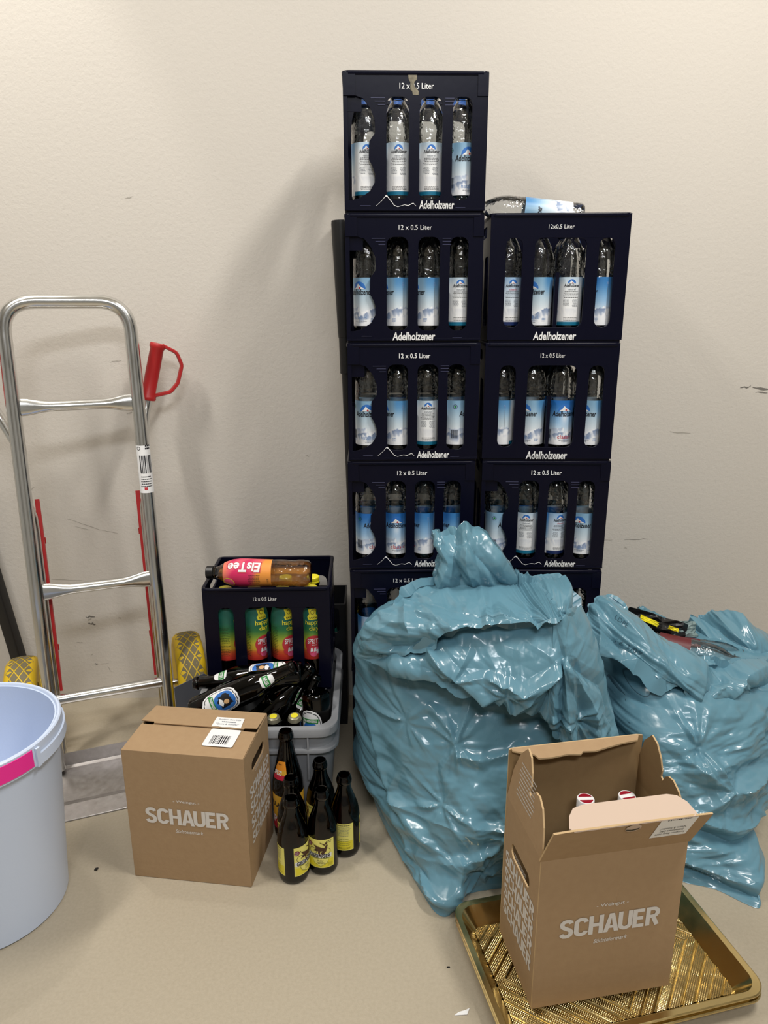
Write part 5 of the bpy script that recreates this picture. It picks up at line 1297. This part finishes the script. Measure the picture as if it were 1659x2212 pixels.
on_film(cuff, 'LDPE', .613, .480, .022, .010, -.5, BAG2)

# --- what shows in the mouth of the open bag
def pet_red(label, base, tip):
    t = thing('soft_drink_bottle', label, 'bottle', along(base, tip, .8), 'empties in the open bag')
    b = MB(); b.lathe(W_PROF, 32); b.obj('bottle_body', M['pet'], t, sharp=1.2)
    b = MB(); b.lathe([(.0309, .05), (.0309, .12)], 32); b.obj('label', M['dark_red'], t)
pet_red('clear bottle with dark red label lying across the open bag mouth', (.700, -.06, .375), (.855, -.125, .362))
pet_red('red labelled bottle deeper in the right end of the open bag mouth', (.74, -.03, .345), (.93, -.09, .345))
def scrap(name, label, cat, c, sx_, sz_, m, rot, seed, n=10):
    q_ = np.array([[(u, 0, v) for v in np.linspace(-.5, .5, n)] for u in np.linspace(-.5, .5, n)])
    q_[..., 1] = folds(q_[..., 0] * 3, q_[..., 2] * 3, seed, .5)
    Pp = np.zeros_like(q_); Pp[..., 0] = q_[..., 0] * sx_; Pp[..., 1] = q_[..., 1] * min(sx_, sz_); Pp[..., 2] = q_[..., 2] * sz_
    P2 = Pp.copy(); P2[..., 1] += .0016
    b = MB(); idx = np.arange(n * n).reshape(n, n); f = np.stack([idx[:-1, :-1], idx[1:, :-1], idx[1:, 1:], idx[:-1, 1:]], -1).reshape(-1, 4)
    b.add(Pp.reshape(-1, 3).tolist(), [tuple(x) for x in f]); b.add(P2.reshape(-1, 3).tolist(), [tuple(x[::-1]) for x in f])
    bd_ = list(idx[0, :]) + list(idx[1:, -1]) + list(idx[-1, -2::-1]) + list(idx[-2:0:-1, 0])
    b.f += [(int(bd_[k]), int(bd_[(k + 1) % len(bd_)]), int(bd_[(k + 1) % len(bd_)]) + n * n, int(bd_[k]) + n * n) for k in range(len(bd_))]; b.m += [0] * len(bd_); b.s += [False] * len(bd_)
    o = b.obj(name, m); o.location = c; o.rotation_euler = rot; tag(o, label, cat)
scrap('wrapper', 'black crumpled wrapper in the mouth of the open bag', 'wrapper', (.755, -.045, .400), .16, .06, M['pole_black'], (-.5, .32, 0), 3)
scrap('yellow_wrapper', 'yellow wrapper strip at the upper left of the open bag mouth', 'wrapper', (.716, -.085, .437), .050, .012, M['yellow_cap'], (-.3, .45, .0), 5)
scrap('yellow_wrapper', 'small yellow wrapper strip in the middle of the open bag mouth', 'wrapper', (.782, -.075, .4105), .026, .009, M['yellow_cap'], (-.3, .35, 0), 8)
scrap('grey_carton', 'greyish carton piece at the right of the open bag mouth', 'carton', (.832, -.03, .388), .07, .040, mat('grey_carton', rgb(120, 140, 140), .6), (-.5, .15, .3), 9)
scrap('yellow_card', 'yellow card sticking out left of the tied bag', 'card', (.048, -.040, .303), .052, .046, M['yellow_card'], (.0, -.65, -.15), 12)

# ------------------------------------------------------------------ floor litter
q = random.Random(2)
def crumb(label, name, cat, x, y, pts, h, m):
    b = MB(); n = len(pts); b.plate(pts, [], lambda a, c, d: (x + a, y + c, .0006 + (h if d else 0) + .3 * h * math.sin(a * 300)), 1); tag(b.obj(name, m, None), label, cat)
crumb('white paper scrap on the floor left of the gold tray', 'paper_scrap', 'paper', .200, -.712, [(-.016, -.003), (.006, -.002), (.012, .010), (.004, .006), (-.008, .003)], .001, M['paper'])
crumb('tiny dark crumb on the floor between bucket and closed carton', 'crumb', 'crumb', -.546, -.366, [(-.0035, -.002), (.003, -.003), (.004, .003), (-.002, .003)], .003, M['pole_black'])
crumb('tiny black crumb on the floor beside the gold tray corner', 'crumb', 'crumb', .184, -.622, [(-.003, -.001), (.003, -.0012), (.0025, .001), (-.002, .0014)], .0015, M['pole_black'])
